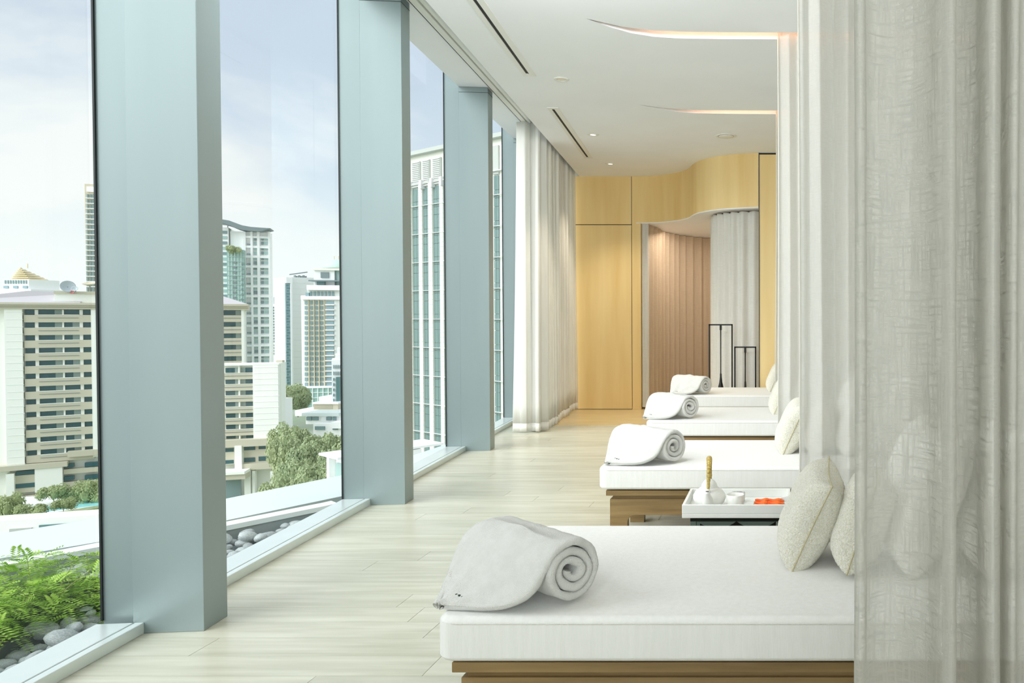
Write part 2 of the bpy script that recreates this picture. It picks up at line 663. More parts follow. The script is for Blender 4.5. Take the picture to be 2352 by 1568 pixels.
# drape track recessed under the soffit
trk = struct(empty('trim_1', rz=PHI))
MB().box(-1.948, -3, ZS - 0.022, -1.936, 10.2, ZS - 0.0005).build('track_slot', M['black'], trk)
MB().box(-1.935, -3, ZS - 0.03, -1.885, 10.2, ZS - 0.001).build('track_rail', M['white_metal'], trk, bevel=0.003)
MB().box(-1.872, -3, ZS - 0.026, -1.845, 10.2, ZS - 0.001).build('track_rail', M['white_metal'], trk, bevel=0.003)

# window wall: glass panes, sills, columns
cols = [1.16, 3.203, 5.248, 7.285, 9.325, 11.36]
CD = 0.15
for i in range(len(cols) - 1):
    a, b = cols[i] + CD, cols[i + 1]
    w = struct(empty('window_%d' % (i + 1), rz=PHI))
    MB().box(XG - 0.012, a - CD + 0.03, 0.0, XG, b + 0.02, ZS + 0.5).build('glass_pane', M['glass'], w)
    MB().box(XG, a, 0.0, -2.235, b, 0.045).build('sill_tread', M['sill'], w, bevel=0.003)
    MB().box(-2.229, a, 0.0, -2.195, b, 0.045).build('sill_nosing', M['sill'], w, bevel=0.003)
    MB().box(-2.235, a, 0.0, -2.229, b, 0.036).build('sill_groove', M['gasket'], w)
    b += 0.034 if i == 0 else 0.002
    MB().box(XG - 0.005, b - 0.006, 0.045, XG + 0.002, b + 0.003, ZS + 0.5).build('gasket', M['gasket'], w)
for i, c in enumerate(cols):
    r = struct(empty('trim_%d' % (i + 2), rz=PHI))
    MB().box(-2.236, c, 0.0, -1.975, c + CD, ZS - 0.001).build('column_casing', M['metal'], r, bevel=0.002)
    MB().box(XG, c + (0.036 if i == 1 else 0.004), 0.0, -2.2365, c + CD - 0.002, ZS + 0.5).build('mullion', M['metal'], r, bevel=0.002)
    MB().box(-2.237, c - 0.0015, ZS - 0.052, -1.9735, c + CD + 0.001, ZS - 0.049).build('column_joint', M['gasket'], r)

# sprinkler/screw cap on the second column
# walls
wl = struct(MB().box(-2.5, -4.3, 0, -2.2, 1.16, ZS + 0.5).build('wall_sun_block', M['wall'], rz=PHI))  # added unseen blank wall instead of windows, keeps sun off the daybed fronts
wr = struct(MB().box(1.36, -4, 0, 1.5, 8.73, ZS).build('wall_right', M['wall']))
wbk = struct(MB().box(-3, -4.2, 0, 3, -4.0, ZS).build('wall_front', M['wall']))
for k_, (a_, b_, c_, d_) in enumerate(((-3.2, 10.26, 1.5, 10.32),)):
    pass

# end wall with maple panels and door
wb_ = struct(empty('wall_back'))
xl = -2.9
MB().box(xl, 10.215, 0.0, -1.88, 10.30, ZS).build('wall_core', M['wall'], wb_)
MB().box(xl, 10.193, 2.497, -1.9925, 10.214, ZC + 0.0).build('upper_panel', M['maple'], wb_)
MB().box(-1.9845, 10.193, 0.0, -1.87, 10.26, 2.52).build('jamb_panel', M['maple'], wb_)
MB().box(-1.9845, 10.185, 0.0, -1.885, 10.193, 0.045).build('skirting', M['maple'], wb_)
MB().box(-1.8845, 10.188, 0.0, -1.868, 10.24, 2.516).build('jamb_return', M['maple'], wb_)
door = struct(empty('door_1'))
MB().box(xl, 10.195, 0.008, -1.9925, 10.212, 2.487).build('door_leaf', M['maple'], door)
MB().box(xl, 10.205, 0.0, -1.985, 10.2145, 2.497).build('door_gap', M['black'], door)
MB().box(-1.9925, 10.196, 2.497, -1.9845, 10.213, ZC).build('panel_gap', M['gasket'], wb_)


def ribbon_wall(path, z0, z1, th, side=1):
    mb = MB()
    n = len(path)
    P = [Vector((p[0], p[1])) for p in path]
    O = []
    for i in range(n):
        t = (P[min(i + 1, n - 1)] - P[max(i - 1, 0)]).normalized()
        O.append(P[i] + Vector((-t.y, t.x)) * th * side)
    vs = [(p.x, p.y, z) for z in (z0, z1) for p in P] + [(p.x, p.y, z) for z in (z0, z1) for p in O]
    fs = []
    for i in range(n - 1):
        a, b, c, d = i, i + 1, n + i + 1, n + i
        fs.append((a, b, c, d))
        fs.append((2 * n + b, 2 * n + a, 2 * n + d, 2 * n + c))
        fs.append((b, a, 2 * n + a, 2 * n + b))
        fs.append((d, c, 2 * n + c, 2 * n + d))
    fs.append((0, n, 3 * n, 2 * n))
    fs.append((n - 1, 3 * n - 1, 4 * n - 1, 2 * n - 1))
    mb.add(vs, fs)
    return mb


ribbon_wall(fas, 2.52, ZC + 0.01, 0.03).build('fascia', M['maple'], wb_, smooth=False)
for p_ in [o for o in COL.objects if o.name == 'fascia']:
    p_.data.shade_smooth()
    es = p_.modifiers.new('es', 'EDGE_SPLIT')
    es.split_angle = radians(40)
ribbon_wall([(p[0], p[1] + 0.004) for p in fas], 2.508, 2.521, 0.04).build('fascia_edge', M['plaster'], wb_)
MB().box(-0.237, 8.73, 0.0, -0.2295, 8.80, ZC).build('panel_gap', M['gasket'], wb_)
MB().box(-0.229, 8.738, 0.0, 1.36, 8.80, ZC - 0.02).build('end_panel', M['maple'], wb_)
MB().box(-0.229, 8.75, ZC - 0.02, 1.36, 8.80, ZC).build('panel_gap', M['black'], wb_)
# niche: soffit and back shell
nic = [(-1.88, 10.22)] + [(p[0], p[1] + 0.03) for p in fas[2:]] + [(-0.22, 12.9), (-2.0, 12.9)]
MB().prism(nic, 2.522, 2.55).build('niche_soffit', M['plaster'], wb_)
MB().box(-2.1, 12.9, 0, 0.2, 13.0, ZS).build('niche_wall', M['wall'], wb_)
MB().box(-2.06, 10.28, 0, -2.0, 12.9, ZS).build('niche_wall', M['wall'], wb_)
MB().box(-0.1, 8.81, 0, -0.02, 12.9, ZS).build('niche_wall', M['wall'], wb_)
nl = area('niche_light', (-1.0, 10.9, 2.47), (-1.0, 11.3, 0.0), 1.3, 1.3, 21, (1.0, 0.88, 0.79))

# ceiling fittings
for k, (a, b) in enumerate(AC):
    lab = ('long black slot air diffuser in the ceiling, nearer and cut by the photo top', 'shorter black slot air diffuser in the ceiling nearer the maple wall')[k]
    t = empty('air_diffuser', Wp(-1.346, 0, ZC), PHI, lab, 'air vent')
    fr = MB()
    fr.box(-0.045, a - 0.045, -0.004, -0.012, b + 0.045, 0.002)
    fr.box(0.012, a - 0.045, -0.004, 0.055, b + 0.045, 0.002)
    fr.box(-0.012, a - 0.045, -0.004, 0.012, a, 0.002)
    fr.box(-0.012, b, -0.004, 0.012, b + 0.045, 0.002)
    fr.build('frame', M['white_metal'], t)
    MB().box(-0.0148, a + 0.001, 0.003, 0.0148, b - 0.001, 0.045).build('slot', M['black'], t)
dl_lab = ('round recessed downlight nearest the camera, its lamp unlit', 'lit recessed downlight in the middle of the row of three', 'lit recessed downlight nearest the maple end wall')
for k, (a, b) in enumerate([(-1.735, 6.044), (-1.932, 7.867), (-2.085, 9.359)]):
    t = empty('downlight', (a, b, ZC), 0, dl_lab[k], 'downlight')
    MB().lathe([(0.030, -0.0005), (0.032, -0.006), (0.058, -0.004), (0.062, -0.0002)], 32).build('ring', M['white_metal'], t, smooth=True)
    MB().lathe([(0.0, -0.0035), (0.024, -0.0035), (0.031, -0.001)], 24).build('bulb', M['lamp'] if k else M['trough'], t)
    if k:
        d = bpy.data.lights.new('downlight_lamp', 'SPOT')
        d.energy = 60
        d.spot_size = radians(95)
        d.spot_blend = 0.8
        d.shadow_soft_size = 0.03
        d.color = (1, 0.86, 0.68)
        o = bpy.data.objects.new('downlight_lamp', d)
        o.location = (a, b, ZC - 0.03)
        COL.objects.link(o)
t = empty('ceiling_speaker', (-0.555, 7.923, ZC), 0, 'flat round white ceiling speaker disc above the far daybeds', 'speaker')
MB().lathe([(0.0, -0.012), (0.072, -0.012), (0.078, -0.006)], 40).build('disc', M['white_metal'], t, smooth=True)
MB().lathe([(0.084, -0.001), (0.088, -0.008), (0.108, -0.006), (0.112, -0.0003)], 40).build('ring', M['white_metal'], t, smooth=True)


# ================================================================== CURTAINS
def curtain(name, path, z0, z1, m, parent=None, nz=10, warp=None, u0=0.0, thick=0.0):
    """path: dense list of (x,y); warp(u_fraction, z_fraction) -> dx, dy"""
    P = [Vector((p[0], p[1])) for p in path]
    L_ = [0.0]
    for i in range(1, len(P)):
        L_.append(L_[-1] + (P[i] - P[i - 1]).length)
    mb = MB()
    mb.uv = []
    n = len(P)
    for k in range(nz + 1):
        fz = k / nz
        z = z0 + (z1 - z0) * fz
        for i, p in enumerate(P):
            dx, dy = warp(i / (n - 1), fz) if warp else (0, 0)
            mb.v.append((p.x + dx, p.y + dy, z))
            mb.uv.append((u0 + L_[i], z))
    for k in range(nz):
        for i in range(n - 1):
            a = k * n + i
            mb.f.append((a, a + 1, a + n + 1, a + n))
    o = mb.build(name, m, parent, smooth=True)
    if thick:
        so = o.modifiers.new('solid', 'SOLIDIFY')
        so.thickness = thick
    return o


def edge_strip(path, z0, z1, m, parent, r=0.0022, name='hem'):
    p = path[0]
    return MB().tube([(p[0], p[1], z0), (p[0], p[1], z1)], r, 6).build(name, m, parent, smooth=True)


# window drape: a wide leading fold, then tight pleats running back
pts = [(-2.04, 8.40), (-1.97, 8.385), (-1.90, 8.37), (-1.855, 8.43), (-1.83, 8.50), (-1.80, 8.42), (-1.765, 8.372), (-1.745, 8.40)]
yy = 8.44
k = 0
rg = random.Random(5)
while yy < 10.36:
    pts.append(((-1.86 if k % 2 == 0 else -1.685) + rg.uniform(-0.014, 0.014), yy))
    yy += 0.044 + rg.uniform(-0.006, 0.006)
    k += 1
dp = [tuple(p) for p in catmull([(a, b, 0) for a, b in pts], 6)]


def drape_warp(u, z):
    g = max(0.0, 1 - u * 14)
    s = sin(z * 3 + u * 40) * 0.006
    return (0.055 * z * g + s - (1 - z) * 0.012 * sin(u * 300), s * 0.5)


wd = empty('window_drape', (0, 0, 0), PHI, 'full length white pleated drape drawn back at the far window', 'curtain')
curtain('drape_cloth', dp, 0.10, ZS - 0.035, M['drape'], wd, 16, drape_warp, thick=0.002)
curtain('hem', dp, 0.012, 0.10, M['drape'], wd, 1, lambda u, z: (drape_warp(u, 0)[0], drape_warp(u, 0)[1]), thick=0.004)
hk = MB()
for k in range(0, 46, 3):
    yk = 8.42 + k * 0.042
    hk.box(-1.915, yk, ZS - 0.05, -1.905, yk + 0.004, ZS - 0.03)
hk.build('drape_hooks', M['alu'], wd)['kind'] = 'stuff'


def wavy(x0, x1, y, amp, wl, seed, drift=0.0):
    rg_ = random.Random(seed)
    out = []
    n = int((x1 - x0) / wl * 18)
    ph = 0.0
    for i in range(n + 1):
        t = i / n
        x = x0 + (x1 - x0) * t
        ph += 2 * pi / 18 * rg_.uniform(0.7, 1.3)
        s = sin(ph)
        out.append((x + 0.12 * amp * sin(2 * ph), y + amp * s * (0.8 + 0.3 * sin(i * 0.13)) + drift * t))
    return out


def sway(a, b):
    return lambda u, z: (0.006 * sin(z * 4 + u * 9 + a), 0.008 * sin(z * 3 + u * 17 + b) * (1 - z))


# far sheers hanging out of the two ceiling slots, then the one between daybeds one and two
ss = [('sheer_curtain', 7.03, -0.036, 'farthest white sheer curtain, hanging from the farther ceiling light slot', 0.030, 0.10, 11, M['sheer']),
      ('sheer_curtain', 5.125, -0.012, 'white sheer curtain hanging from the nearer ceiling light slot', 0.030, 0.11, 12, M['sheer']),
      ('sheer_curtain', 3.26, 0.082, 'white sheer curtain hanging behind the nearest daybed and its cushions', 0.034, 0.13, 13, M['sheer'])]
for nm, yc, xe, lab, am, wl, sd_, mt in ss:
    t = empty(nm, (0, 0, 0), 0, lab, 'curtain')
    pth = wavy(xe, 1.33, yc, am, wl, sd_, 0.02)
    curtain('curtain_cloth', pth, 0.09, ZC + 0.12, mt, t, 10, sway(sd_, 1))
    curtain('hem', pth, 0.012, 0.09, mt, t, 1, lambda u, z, f=sway(sd_, 1): f(u, 0))
    f0 = sway(sd_, 1)
    MB().tube([(pth[0][0] + f0(0, z / 10)[0], pth[0][1] + f0(0, z / 10)[1], 0.012 + (ZC + 0.1) * z / 10) for z in range(11)], 0.004, 6).build('side_hem', M['sheer_edge'], t, smooth=True)

# nearest sheer, folds laid out one by one
YA = 1.29


def ax(px, y):
    return ((px - 1790) / 1735 * y, y)


fold = [(1966, 1.27), (1962, 1.25), (1975, 1.232), (1990, 1.25), (1986, 1.30), (2010, 1.335), (2050, 1.345), (2090, 1.33), (2130, 1.30), (2155, 1.262),
        (2172, 1.245), (2190, 1.238), (2199, 1.26), (2186, 1.31), (2166, 1.345), (2180, 1.375), (2215, 1.37), (2245, 1.335), (2258, 1.285), (2272, 1.25), (2292, 1.238),
        (2303, 1.262), (2294, 1.31), (2290, 1.345), (2305, 1.33), (2318, 1.27), (2332, 1.245), (2345, 1.25), (2344, 1.30), (2352, 1.345), (2385, 1.35)]
pA = [ax(px, y) for px, y in fold]
pA = [tuple(p) for p in catmull([(a, b, 0) for a, b in pA], 6)]
x_, y_ = pA[-1][:2]
pA = [(p[0], p[1]) for p in pA] + wavy(x_ + 0.01, 1.33, y_ - 0.05, 0.045, 0.09, 21)[2:]
t = empty('sheer_curtain', (0, 0, 0), 0, 'nearest sheer curtain, coarse open weave, filling the right edge of the photo', 'curtain')
curtain('curtain_cloth', pA, 0.10, ZC + 0.12, M['sheer_near'], t, 14, lambda u, z: (0.004 * sin(z * 5 + u * 7) - 0.002, 0.006 * sin(z * 4 + u * 11)))
curtain('hem', pA, 0.012, 0.10, M['sheer_near'], t, 1)

# linen curtains of the niche
NB = [(-1.846, 10.262), (-1.80, 10.255), (-1.775, 10.30), (-1.79, 10.42), (-1.76, 10.62), (-1.735, 10.85), (-1.745, 11.10), (-1.70, 11.34), (-1.62, 11.55), (-1.56, 11.72), (-1.44, 11.89),
      (-1.34, 12.02), (-1.22, 12.12), (-1.07, 12.19), (-0.9, 12.30), (-0.7, 12.32), (-0.5, 12.30)]
nb = [tuple(p) for p in catmull([(a, b, 0) for a, b in NB], 12)]
nbw = []
acc = 0
for i, p in enumerate(nb):
    q = nb[min(i + 1, len(nb) - 1)]
    p0 = nb[max(i - 1, 0)]
    tx, ty = q[0] - p0[0], q[1] - p0[1]
    l_ = sqrt(tx * tx + ty * ty) or 1
    if i:
        acc += sqrt((p[0] - nb[i - 1][0]) ** 2 + (p[1] - nb[i - 1][1]) ** 2)
    amp = 0.035 * min(1, max(0, (i - 20) / 40))
    s_ = sin(acc / 0.165 * 2 * pi + 0.5 * sin(acc * 5))
    nbw.append((p[0] + ty / l_ * amp * s_, p[1] - tx / l_ * amp * s_))
t = empty('linen_curtain', (0, 0, 0), 0, 'beige pink linen curtain lining the round niche, left of the black stands', 'curtain')
curtain('curtain_cloth', nbw, 0.13, 2.515, M['linen_beige'], t, 8)
curtain('hem', nbw, 0.02, 0.13, M['linen_beige'], t, 1)
lead = [tuple(p) for p in catmull([(-1.862, 10.238, 0), (-1.845, 10.222, 0), (-1.815, 10.232, 0), (-1.79, 10.226, 0), (-1.772, 10.25, 0), (-1.775, 10.285, 0)], 6)]
curtain('leading_fold', lead, 0.03, 2.515, M['linen_white'], t, 6)
NW = [(-0.80, 10.0), (-0.85, 9.75), (-0.845, 9.534), (-0.79, 9.30), (-0.712, 9.179), (-0.60, 9.08), (-0.465, 9.01), (-0.36, 8.98), (-0.245, 8.96), (-0.15, 8.96)]
nw = [tuple(p) for p in catmull([(a, b, 0) for a, b in NW], 14)]
acc = 0
nww = []
for i, p in enumerate(nw):
    q = nw[min(i + 1, len(nw) - 1)]
    p0 = nw[max(i - 1, 0)]
    tx, ty = q[0] - p0[0], q[1] - p0[1]
    l_ = sqrt(tx * tx + ty * ty) or 1
    if i:
        acc += sqrt((p[0] - nw[i - 1][0]) ** 2 + (p[1] - nw[i - 1][1]) ** 2)
    s_ = sin(acc / 0.13 * 2 * pi + 0.6 * sin(acc * 7))
    nww.append((p[0] + ty / l_ * 0.022 * s_, p[1] - tx / l_ * 0.022 * s_))
t = empty('linen_curtain', (0, 0, 0), 0, 'pale grey white linen curtain bulging towards the room behind the black stands', 'curtain')
curtain('curtain_cloth', nww, 0.13, 2.50, M['linen_white'], t, 8)
curtain('hem', nww, 0.02, 0.13, M['linen_white'], t, 1)
ribbon_wall([(p[0] * 1, p[1] + 0.02) for p in nw], 2.495, 2.508, 0.03).build('curtain_track', M['black_iron'], t)


# ================================================================== BLACK IRON STANDS
def stand(px0, px1, ytop, Yd, label, club):
    a, b = at(px0, 800, Yd), at(px1, 800, Yd)
    z1 = at(px0, ytop, Yd).z
    w = b.x - a.x
    t = empty('candle_stand', ((a.x + b.x) / 2, Yd, 0), 0, label, 'stand')
    s = 0.008
    h = w / 2
    MB().box(-h - s, -s, 0.012, -h + s, s, z1).build('post', M['black_iron'], t)
    MB().box(h - s, -s, 0.012, h + s, s, z1).build('post', M['black_iron'], t)
    MB().box(-h - s, -s, z1 - 0.016, h + s, s, z1).build('top_bar', M['black_iron'], t)
    MB().box(-h - s, -0.07, 0.0, h + s, 0.07, 0.012).build('base', M['black_iron'], t)
    zb = 0.40 if club else 0.30
    MB().lathe([(0.004, zb), (0.036, zb + 0.0), (0.030, zb + 0.04), (0.018, zb + 0.09), (0.011, zb + 0.15), (0.010, zb + 0.19)] if club else
               [(0.004, zb), (0.016, zb), (0.014, zb + 0.12), (0.009, zb + 0.2)], 16).build('weight', M['black_iron'], t, smooth=True)
    MB().lathe([(0.006, 0.35), (0.007, z1 - 0.05)], 10).build('rod', M['black_iron'], t, smooth=True)
    MB().box(-0.012, -0.012, z1 - 0.07, 0.012, 0.012, z1 - 0.016).build('socket', M['black_iron'], t)
    return t


stand(1629.5, 1681.5, 744, 8.80, 'taller black iron frame stand with flared hanging rod', True)
stand(1688, 1735.5, 795.5, 8.78, 'shorter black iron frame stand beside the taller one', False)


# ================================================================== DAYBEDS
def make_bed(label):
    t = empty('daybed', (0, 0, 0), 0, label, 'daybed', 'white daybeds in a row facing the windows')
    Lb, Wb = 1.98, 0.895
    z0, z1 = 0.330, 0.452
    # mattress as a softened block (origin: front left foot corner of the mattress)
    mb = MB()
    nx, ny = 40, 20
    R = 0.03

    def prof(u):       # rounded ends
        return u
    bm = bmesh.new()
    bmesh.ops.create_cube(bm, size=1.0)
    for v in bm.verts:
        v.co = Vector(((v.co.x + 0.5) * Lb, (v.co.y + 0.5) * Wb, z0 + (v.co.z + 0.5) * (z1 - z0)))
    vert = [e for e in bm.edges if abs(e.verts[0].co.z - e.verts[1].co.z) > 0.05]
    bmesh.ops.bevel(bm, geom=vert, offset=0.045, segments=6, affect='EDGES', profile=0.5)
    hor = [e for e in bm.edges if len(e.link_faces) == 2 and e.calc_face_angle() > 1.2]
    bmesh.ops.bevel(bm, geom=hor, offset=0.016, segments=4, affect='EDGES', profile=0.5)
    for e in list(bm.edges):
        pass
    for v in bm.verts:      # sides belly out a little
        f = (v.co.z - z0) / (z1 - z0)
        bulge = 0.008 * sin(pi * f)
        cx, cy = Lb / 2, Wb / 2
        v.co.x += bulge * (-1 if v.co.x < 0.1 else (1 if v.co.x > Lb - 0.1 else 0))
        v.co.y += bulge * (-1 if v.co.y < 0.1 else (1 if v.co.y > Wb - 0.1 else 0))
    me = bpy.data.meshes.new('mattress')
    bm.to_mesh(me)
    bm.free()
    me.materials.append(M['linen'])
    me.shade_smooth()
    m = inst('mattress', me, t)
    w = m.modifiers.new('wn', 'WEIGHTED_NORMAL')
    pts = []
    r = 0.048
    for cx, cy, a0 in ((r, r, pi), (Lb - r, r, 1.5 * pi), (Lb - r, Wb - r, 0), (r, Wb - r, pi / 2)):
        for k in range(6):
            a = a0 + k / 5 * pi / 2
            pts.append((cx + (r + 0.002) * cos(a), cy + (r + 0.002) * sin(a), z1 - 0.017))
    MB().tube(pts, 0.0022, 6, True).build('piping', M['stitch'], m, smooth=True)
    # frame
    f = MB()
    f.box(0.033, 0.02, 0.294, Lb - 0.03, Wb - 0.02, 0.322)
    f.build('deck_rail', M['walnut'], t, bevel=0.0025)
    MB().box(0.08, 0.06, 0.322, Lb - 0.06, Wb - 0.06, 0.334).build('deck_pad', M['black'], t)
    MB().box(0.065, 0.05, 0.270, Lb - 0.065, Wb - 0.05, 0.296).build('neck_rail', M['walnut'], t)

    def apron(mb, flip):
        # long side outline with arched opening (x, z)
        o = [(0.05, 0.0), (0.05, 0.272), (Lb - 0.05, 0.272), (Lb - 0.05, 0.0), (Lb - 0.145, 0.0), (Lb - 0.145, 0.145)]
        for k in range(1, 7):
            a = k / 6 * pi / 2
            o.append((Lb - 0.145 - 0.04 * (1 - cos(a)), 0.145 + 0.04 * sin(a)))
        for k in range(0, 7):
            a = pi / 2 + k / 6 * pi / 2
            o.append((0.185 + 0.04 * cos(a), 0.145 + 0.04 * sin(a)))
        o.append((0.145, 0.0))
        return o
    for y0, y1 in ((0.04, 0.068), (Wb - 0.068, Wb - 0.04)):
        o = apron(None, 0)
        n = len(o)
        mb = MB()
        vs = [(p[0], y0, p[1]) for p in o] + [(p[0], y1, p[1]) for p in o]
        mb.add(vs, [tuple(range(n)), tuple(range(2 * n - 1, n - 1, -1))] + [(i, n + i, n + (i + 1) % n, (i + 1) % n) for i in range(n)])
        mb.build('side_frame', M['walnut'], t, bevel=0.002)
    for x0, x1 in ((0.05, 0.078), (Lb - 0.078, Lb - 0.05)):
        MB().box(x0, 0.069, 0.185, x1, Wb - 0.069, 0.270).build('end_rail', M['walnut'], t)
    for x in (0.052, Lb - 0.14):
        for y in (0.069, Wb - 0.32):
            MB().box(x, y, 0.0, x + 0.085, y + 0.05, 0.184).build('leg', M['walnut'], t)
    return t


BEDS = [(-0.914, 1.994), (-0.961, 4.005), (-1.025, 5.801), (-1.109, 7.67)]
BLAB = ['nearest white daybed with the large rolled towel in front', 'second nearest white daybed, just behind the marble tea tray',
        'third white daybed, between the second and the farthest', 'farthest white daybed in front of the black iron stands']
bed0 = make_bed(BLAB[0])
beds = [bed0] + [copy_tree(bed0) for _ in range(3)]
for o, (x, y), l in zip(beds, BEDS, BLAB):
    o.location = (x, y, 0)
    o['label'] = l


# ------------------------------------------------------------------ towels
def make_towel(var=0):
    R, Lr, th = 0.084, 0.35, 0.024
    sec = []       # (front point, back point, normal) along the cloth
    turns = 2.8
    n = 110
    for i in range(n):
        f = i / (n - 1)
        ang = pi / 2 + (1 - f) * turns * 2 * pi
        r = 0.010 + (R - 0.010) * (f ** 0.92)
        sq = 1 + 0.16 * (1 - f) * sin(2 * ang + 0.7) + 0.05 * (1 - f) * sin(3 * ang + var)
        x, z = r * sq * cos(ang), R + 0.008 + r * sq * sin(ang) * (0.98)
        jit = 0.006 * sin(ang * 1.3 + var) * (1 - 0.5 * f)
        nr = Vector((cos(ang), 0, sin(ang)))
        sec.append((Vector((x, jit, z)), Vector((x, -Lr + jit, z)), nr))
    top = 2 * R + 0.008
    fr = [(0.03, 0.000, top - 0.006), (0.058, -0.002, top - 0.024), (0.080, -0.006, top - 0.055), (0.098, -0.014, top - 0.093), (0.118, -0.034, top - 0.127),
          (0.150, -0.075, 0.022), (0.185, -0.125, 0.012), (0.222, -0.185, 0.010), (0.252, -0.232, 0.010)]
    bk = [(0.03, -0.352, top + 0.001), (0.065, -0.352, top - 0.001), (0.098, -0.348, top - 0.012), (0.128, -0.338, top - 0.034), (0.158, -0.322, top - 0.064),
          (0.186, -0.304, top - 0.098), (0.214, -0.284, 0.045), (0.240, -0.264, 0.022), (0.262, -0.246, 0.012)]
    F = catmull(fr, 5)
    B = catmull(bk, 5)
    for i in range(len(F)):
        j0, j1 = max(i - 1, 0), min(i + 1, len(F) - 1)
        t = (F[j1] + B[j1] - F[j0] - B[j0]).normalized()
        w = (F[i] - B[i]).normalized()
        nr = w.cross(t).normalized()
        if nr.z < 0:
            nr = -nr
        sec.append((F[i].copy(), B[i].copy(), nr))
    m_ = 22
    mb = MB()
    h = th / 2
    nsec = len(sec)
    ring = None
    for si, (f_, b_, nr) in enumerate(sec):
        pts = []
        flap = max(0, (si - n) / (nsec - n))
        for k in range(m_ + 1):
            q = k / m_
            p = f_.lerp(b_, q)
            if flap:
                # soft crossways arch and creases of the loose flap
                p = p + Vector((0, 0, 1)) * (0.010 * sin(pi * q) * (1 - flap) + 0.004 * sin(q * 15 + flap * 4) * sin(pi * q))
            pts.append(p)
        hh = h * (1 - 0.25 * flap)
        loop = [p + nr * hh for p in pts]
        e1 = (pts[-1] - pts[-2]).normalized() if (pts[-1] - pts[-2]).length > 1e-6 else Vector((0, -1, 0))
        e0 = (pts[0] - pts[1]).normalized() if (pts[0] - pts[1]).length > 1e-6 else Vector((0, 1, 0))
        for a in (pi / 4, pi / 2, 3 * pi / 4):
            loop.append(pts[-1] + nr * hh * cos(a) + e1 * hh * sin(a))
        loop += [p - nr * hh for p in reversed(pts)]
        for a in (pi / 4, pi / 2, 3 * pi / 4):
            loop.append(pts[0] - nr * hh * cos(a) + e0 * hh * sin(a))
        for p in loop:
            d = noise.noise(p * 28 + Vector((var * 9, 0, 0))) * 0.0035
            mb.v.append(tuple(p + nr * d))
        nl_ = len(loop)
        if si:
            for k in range(nl_):
                k2 = (k + 1) % nl_
                mb.f.append(((si - 1) * nl_ + k, (si - 1) * nl_ + k2, si * nl_ + k2, si * nl_ + k))
    mb.f.append(tuple(range(nl_)))
    mb.f.append(tuple((nsec - 1) * nl_ + k for k in reversed(range(nl_))))
    root = empty('rolled_towel', (0, 0, 0), 0, 'x', 'towel', 'rolled white towels on the daybeds')
    mb.build('terry_cloth', M['towel'], root, smooth=True)
    # stitched hem: little stitches along the loose back edge and the front edge
    st = MB()
    for path, lim in ((B, 4), (F, 22)):
        for i in range(lim, len(path) - 1):
            for q in (0.0, 0.5):
                p = path[i].lerp(path[i + 1], q)
                c = (F[i] if path is B else B[i])
                d = (c - p)
                if d.length < 0.02:
                    continue
                d.normalize()
                nr = sec[n + i][2]
                a = p + nr * 0.0075 - d * 0.006
                b = p + nr * 0.0085 + d * 0.011
                st.tube([a, b], 0.0011, 5)
    st.build('hem_stitching', M['stitch'], root, smooth=True)['kind'] = 'stuff'
    # small dark green embroidered mark near the corner
    em = MB()
    i = len(F) - 10
    c0 = F[i].lerp(B[i], 0.62) + sec[n + i][2] * 0.0105
    c1 = F[i + 3].lerp(B[i + 3], 0.10) + sec[n + i + 3][2] * 0.0105
    u = (B[i] - F[i]).normalized()
    v = (F[i + 1] - F[i - 1]).normalized()
    for k in range(7):
        p = c0 - u * (k * 0.0062)
        p = p + v * (0.0022 * (-1) ** k)
        em.tube([p - v * 0.0042, p + v * 0.004 - u * 0.003], 0.0012, 5)
        if k in (1, 2, 4):
            em.tube([p + v * 0.002, p - u * 0.004 + v * 0.001], 0.0011, 5)
    em.build('embroidery', M['thread'], root)
    return root


RZT = atan2(-0.775, -0.632)
tw = make_towel(0)
tw2 = make_towel(2)
TLAB = ['large white rolled towel with loose corner, on the nearest daybed', 'rolled white towel on the second nearest daybed behind the teapot',
        'rolled white towel on the third daybed, in front of the farthest one', 'farthest rolled white towel, on the daybed by the black stands']
tws = [tw, tw2, copy_tree(tw), copy_tree(tw2)]
TPOS = [(-0.577, 2.085, 0), (-0.577, 4.10, 0.06), (-0.70, 5.90, -0.05), (-0.76, 7.79, 0.10)]
for o, (x, y, r), l in zip(tws, TPOS, TLAB):
    o.location = (x, y, 0.4535)
    o.rotation_euler.z = RZT + r
    o['label'] = l


# ------------------------------------------------------------------ cushions
def cushion_mesh(name, m, S, T, n=90, fuzz=0.003, fsc=170.0):
    """pinched square cushion standing in local YZ, thin along X"""
    mb = MB()
    idx = {}
    for side in (1, -1):
        for i in range(n + 1):
            for j in range(n + 1):
                u, v = 2 * i / n - 1, 2 * j / n - 1
                if side == -1 and (i in (0, n) or j in (0, n)):
                    continue
                pin = 1 - 0.10 * (1 - abs(u) ** 2.2) * (abs(v) ** 3) , 1 - 0.10 * (1 - abs(v) ** 2.2) * (abs(u) ** 3)
                y = u * S / 2 * (1 - 0.09 * (1 - v * v) * abs(u) ** 3)
                z = v * S / 2 * (1 - 0.09 * (1 - u * u) * abs(v) ** 3)
                h = ((1 - u ** 4) * (1 - v ** 4)) ** 0.46
                p = Vector((side * T / 2 * h, y, z))
                if fuzz:
                    p += p.normalized() * (noise.noise(p * fsc) * fuzz + noise.noise(p * 14) * 0.005)
                idx[(side, i, j)] = len(mb.v)
                mb.v.append(tuple(p))
    for side in (1, -1):
        for i in range(n):
            for j in range(n):
                q = []
                for a, b in ((i, j), (i + 1, j), (i + 1, j + 1), (i, j + 1)):
                    q.append(idx.get((side, a, b), idx.get((1, a, b))))
                mb.f.append(tuple(q if side == 1 else q[::-1]))
    return mb


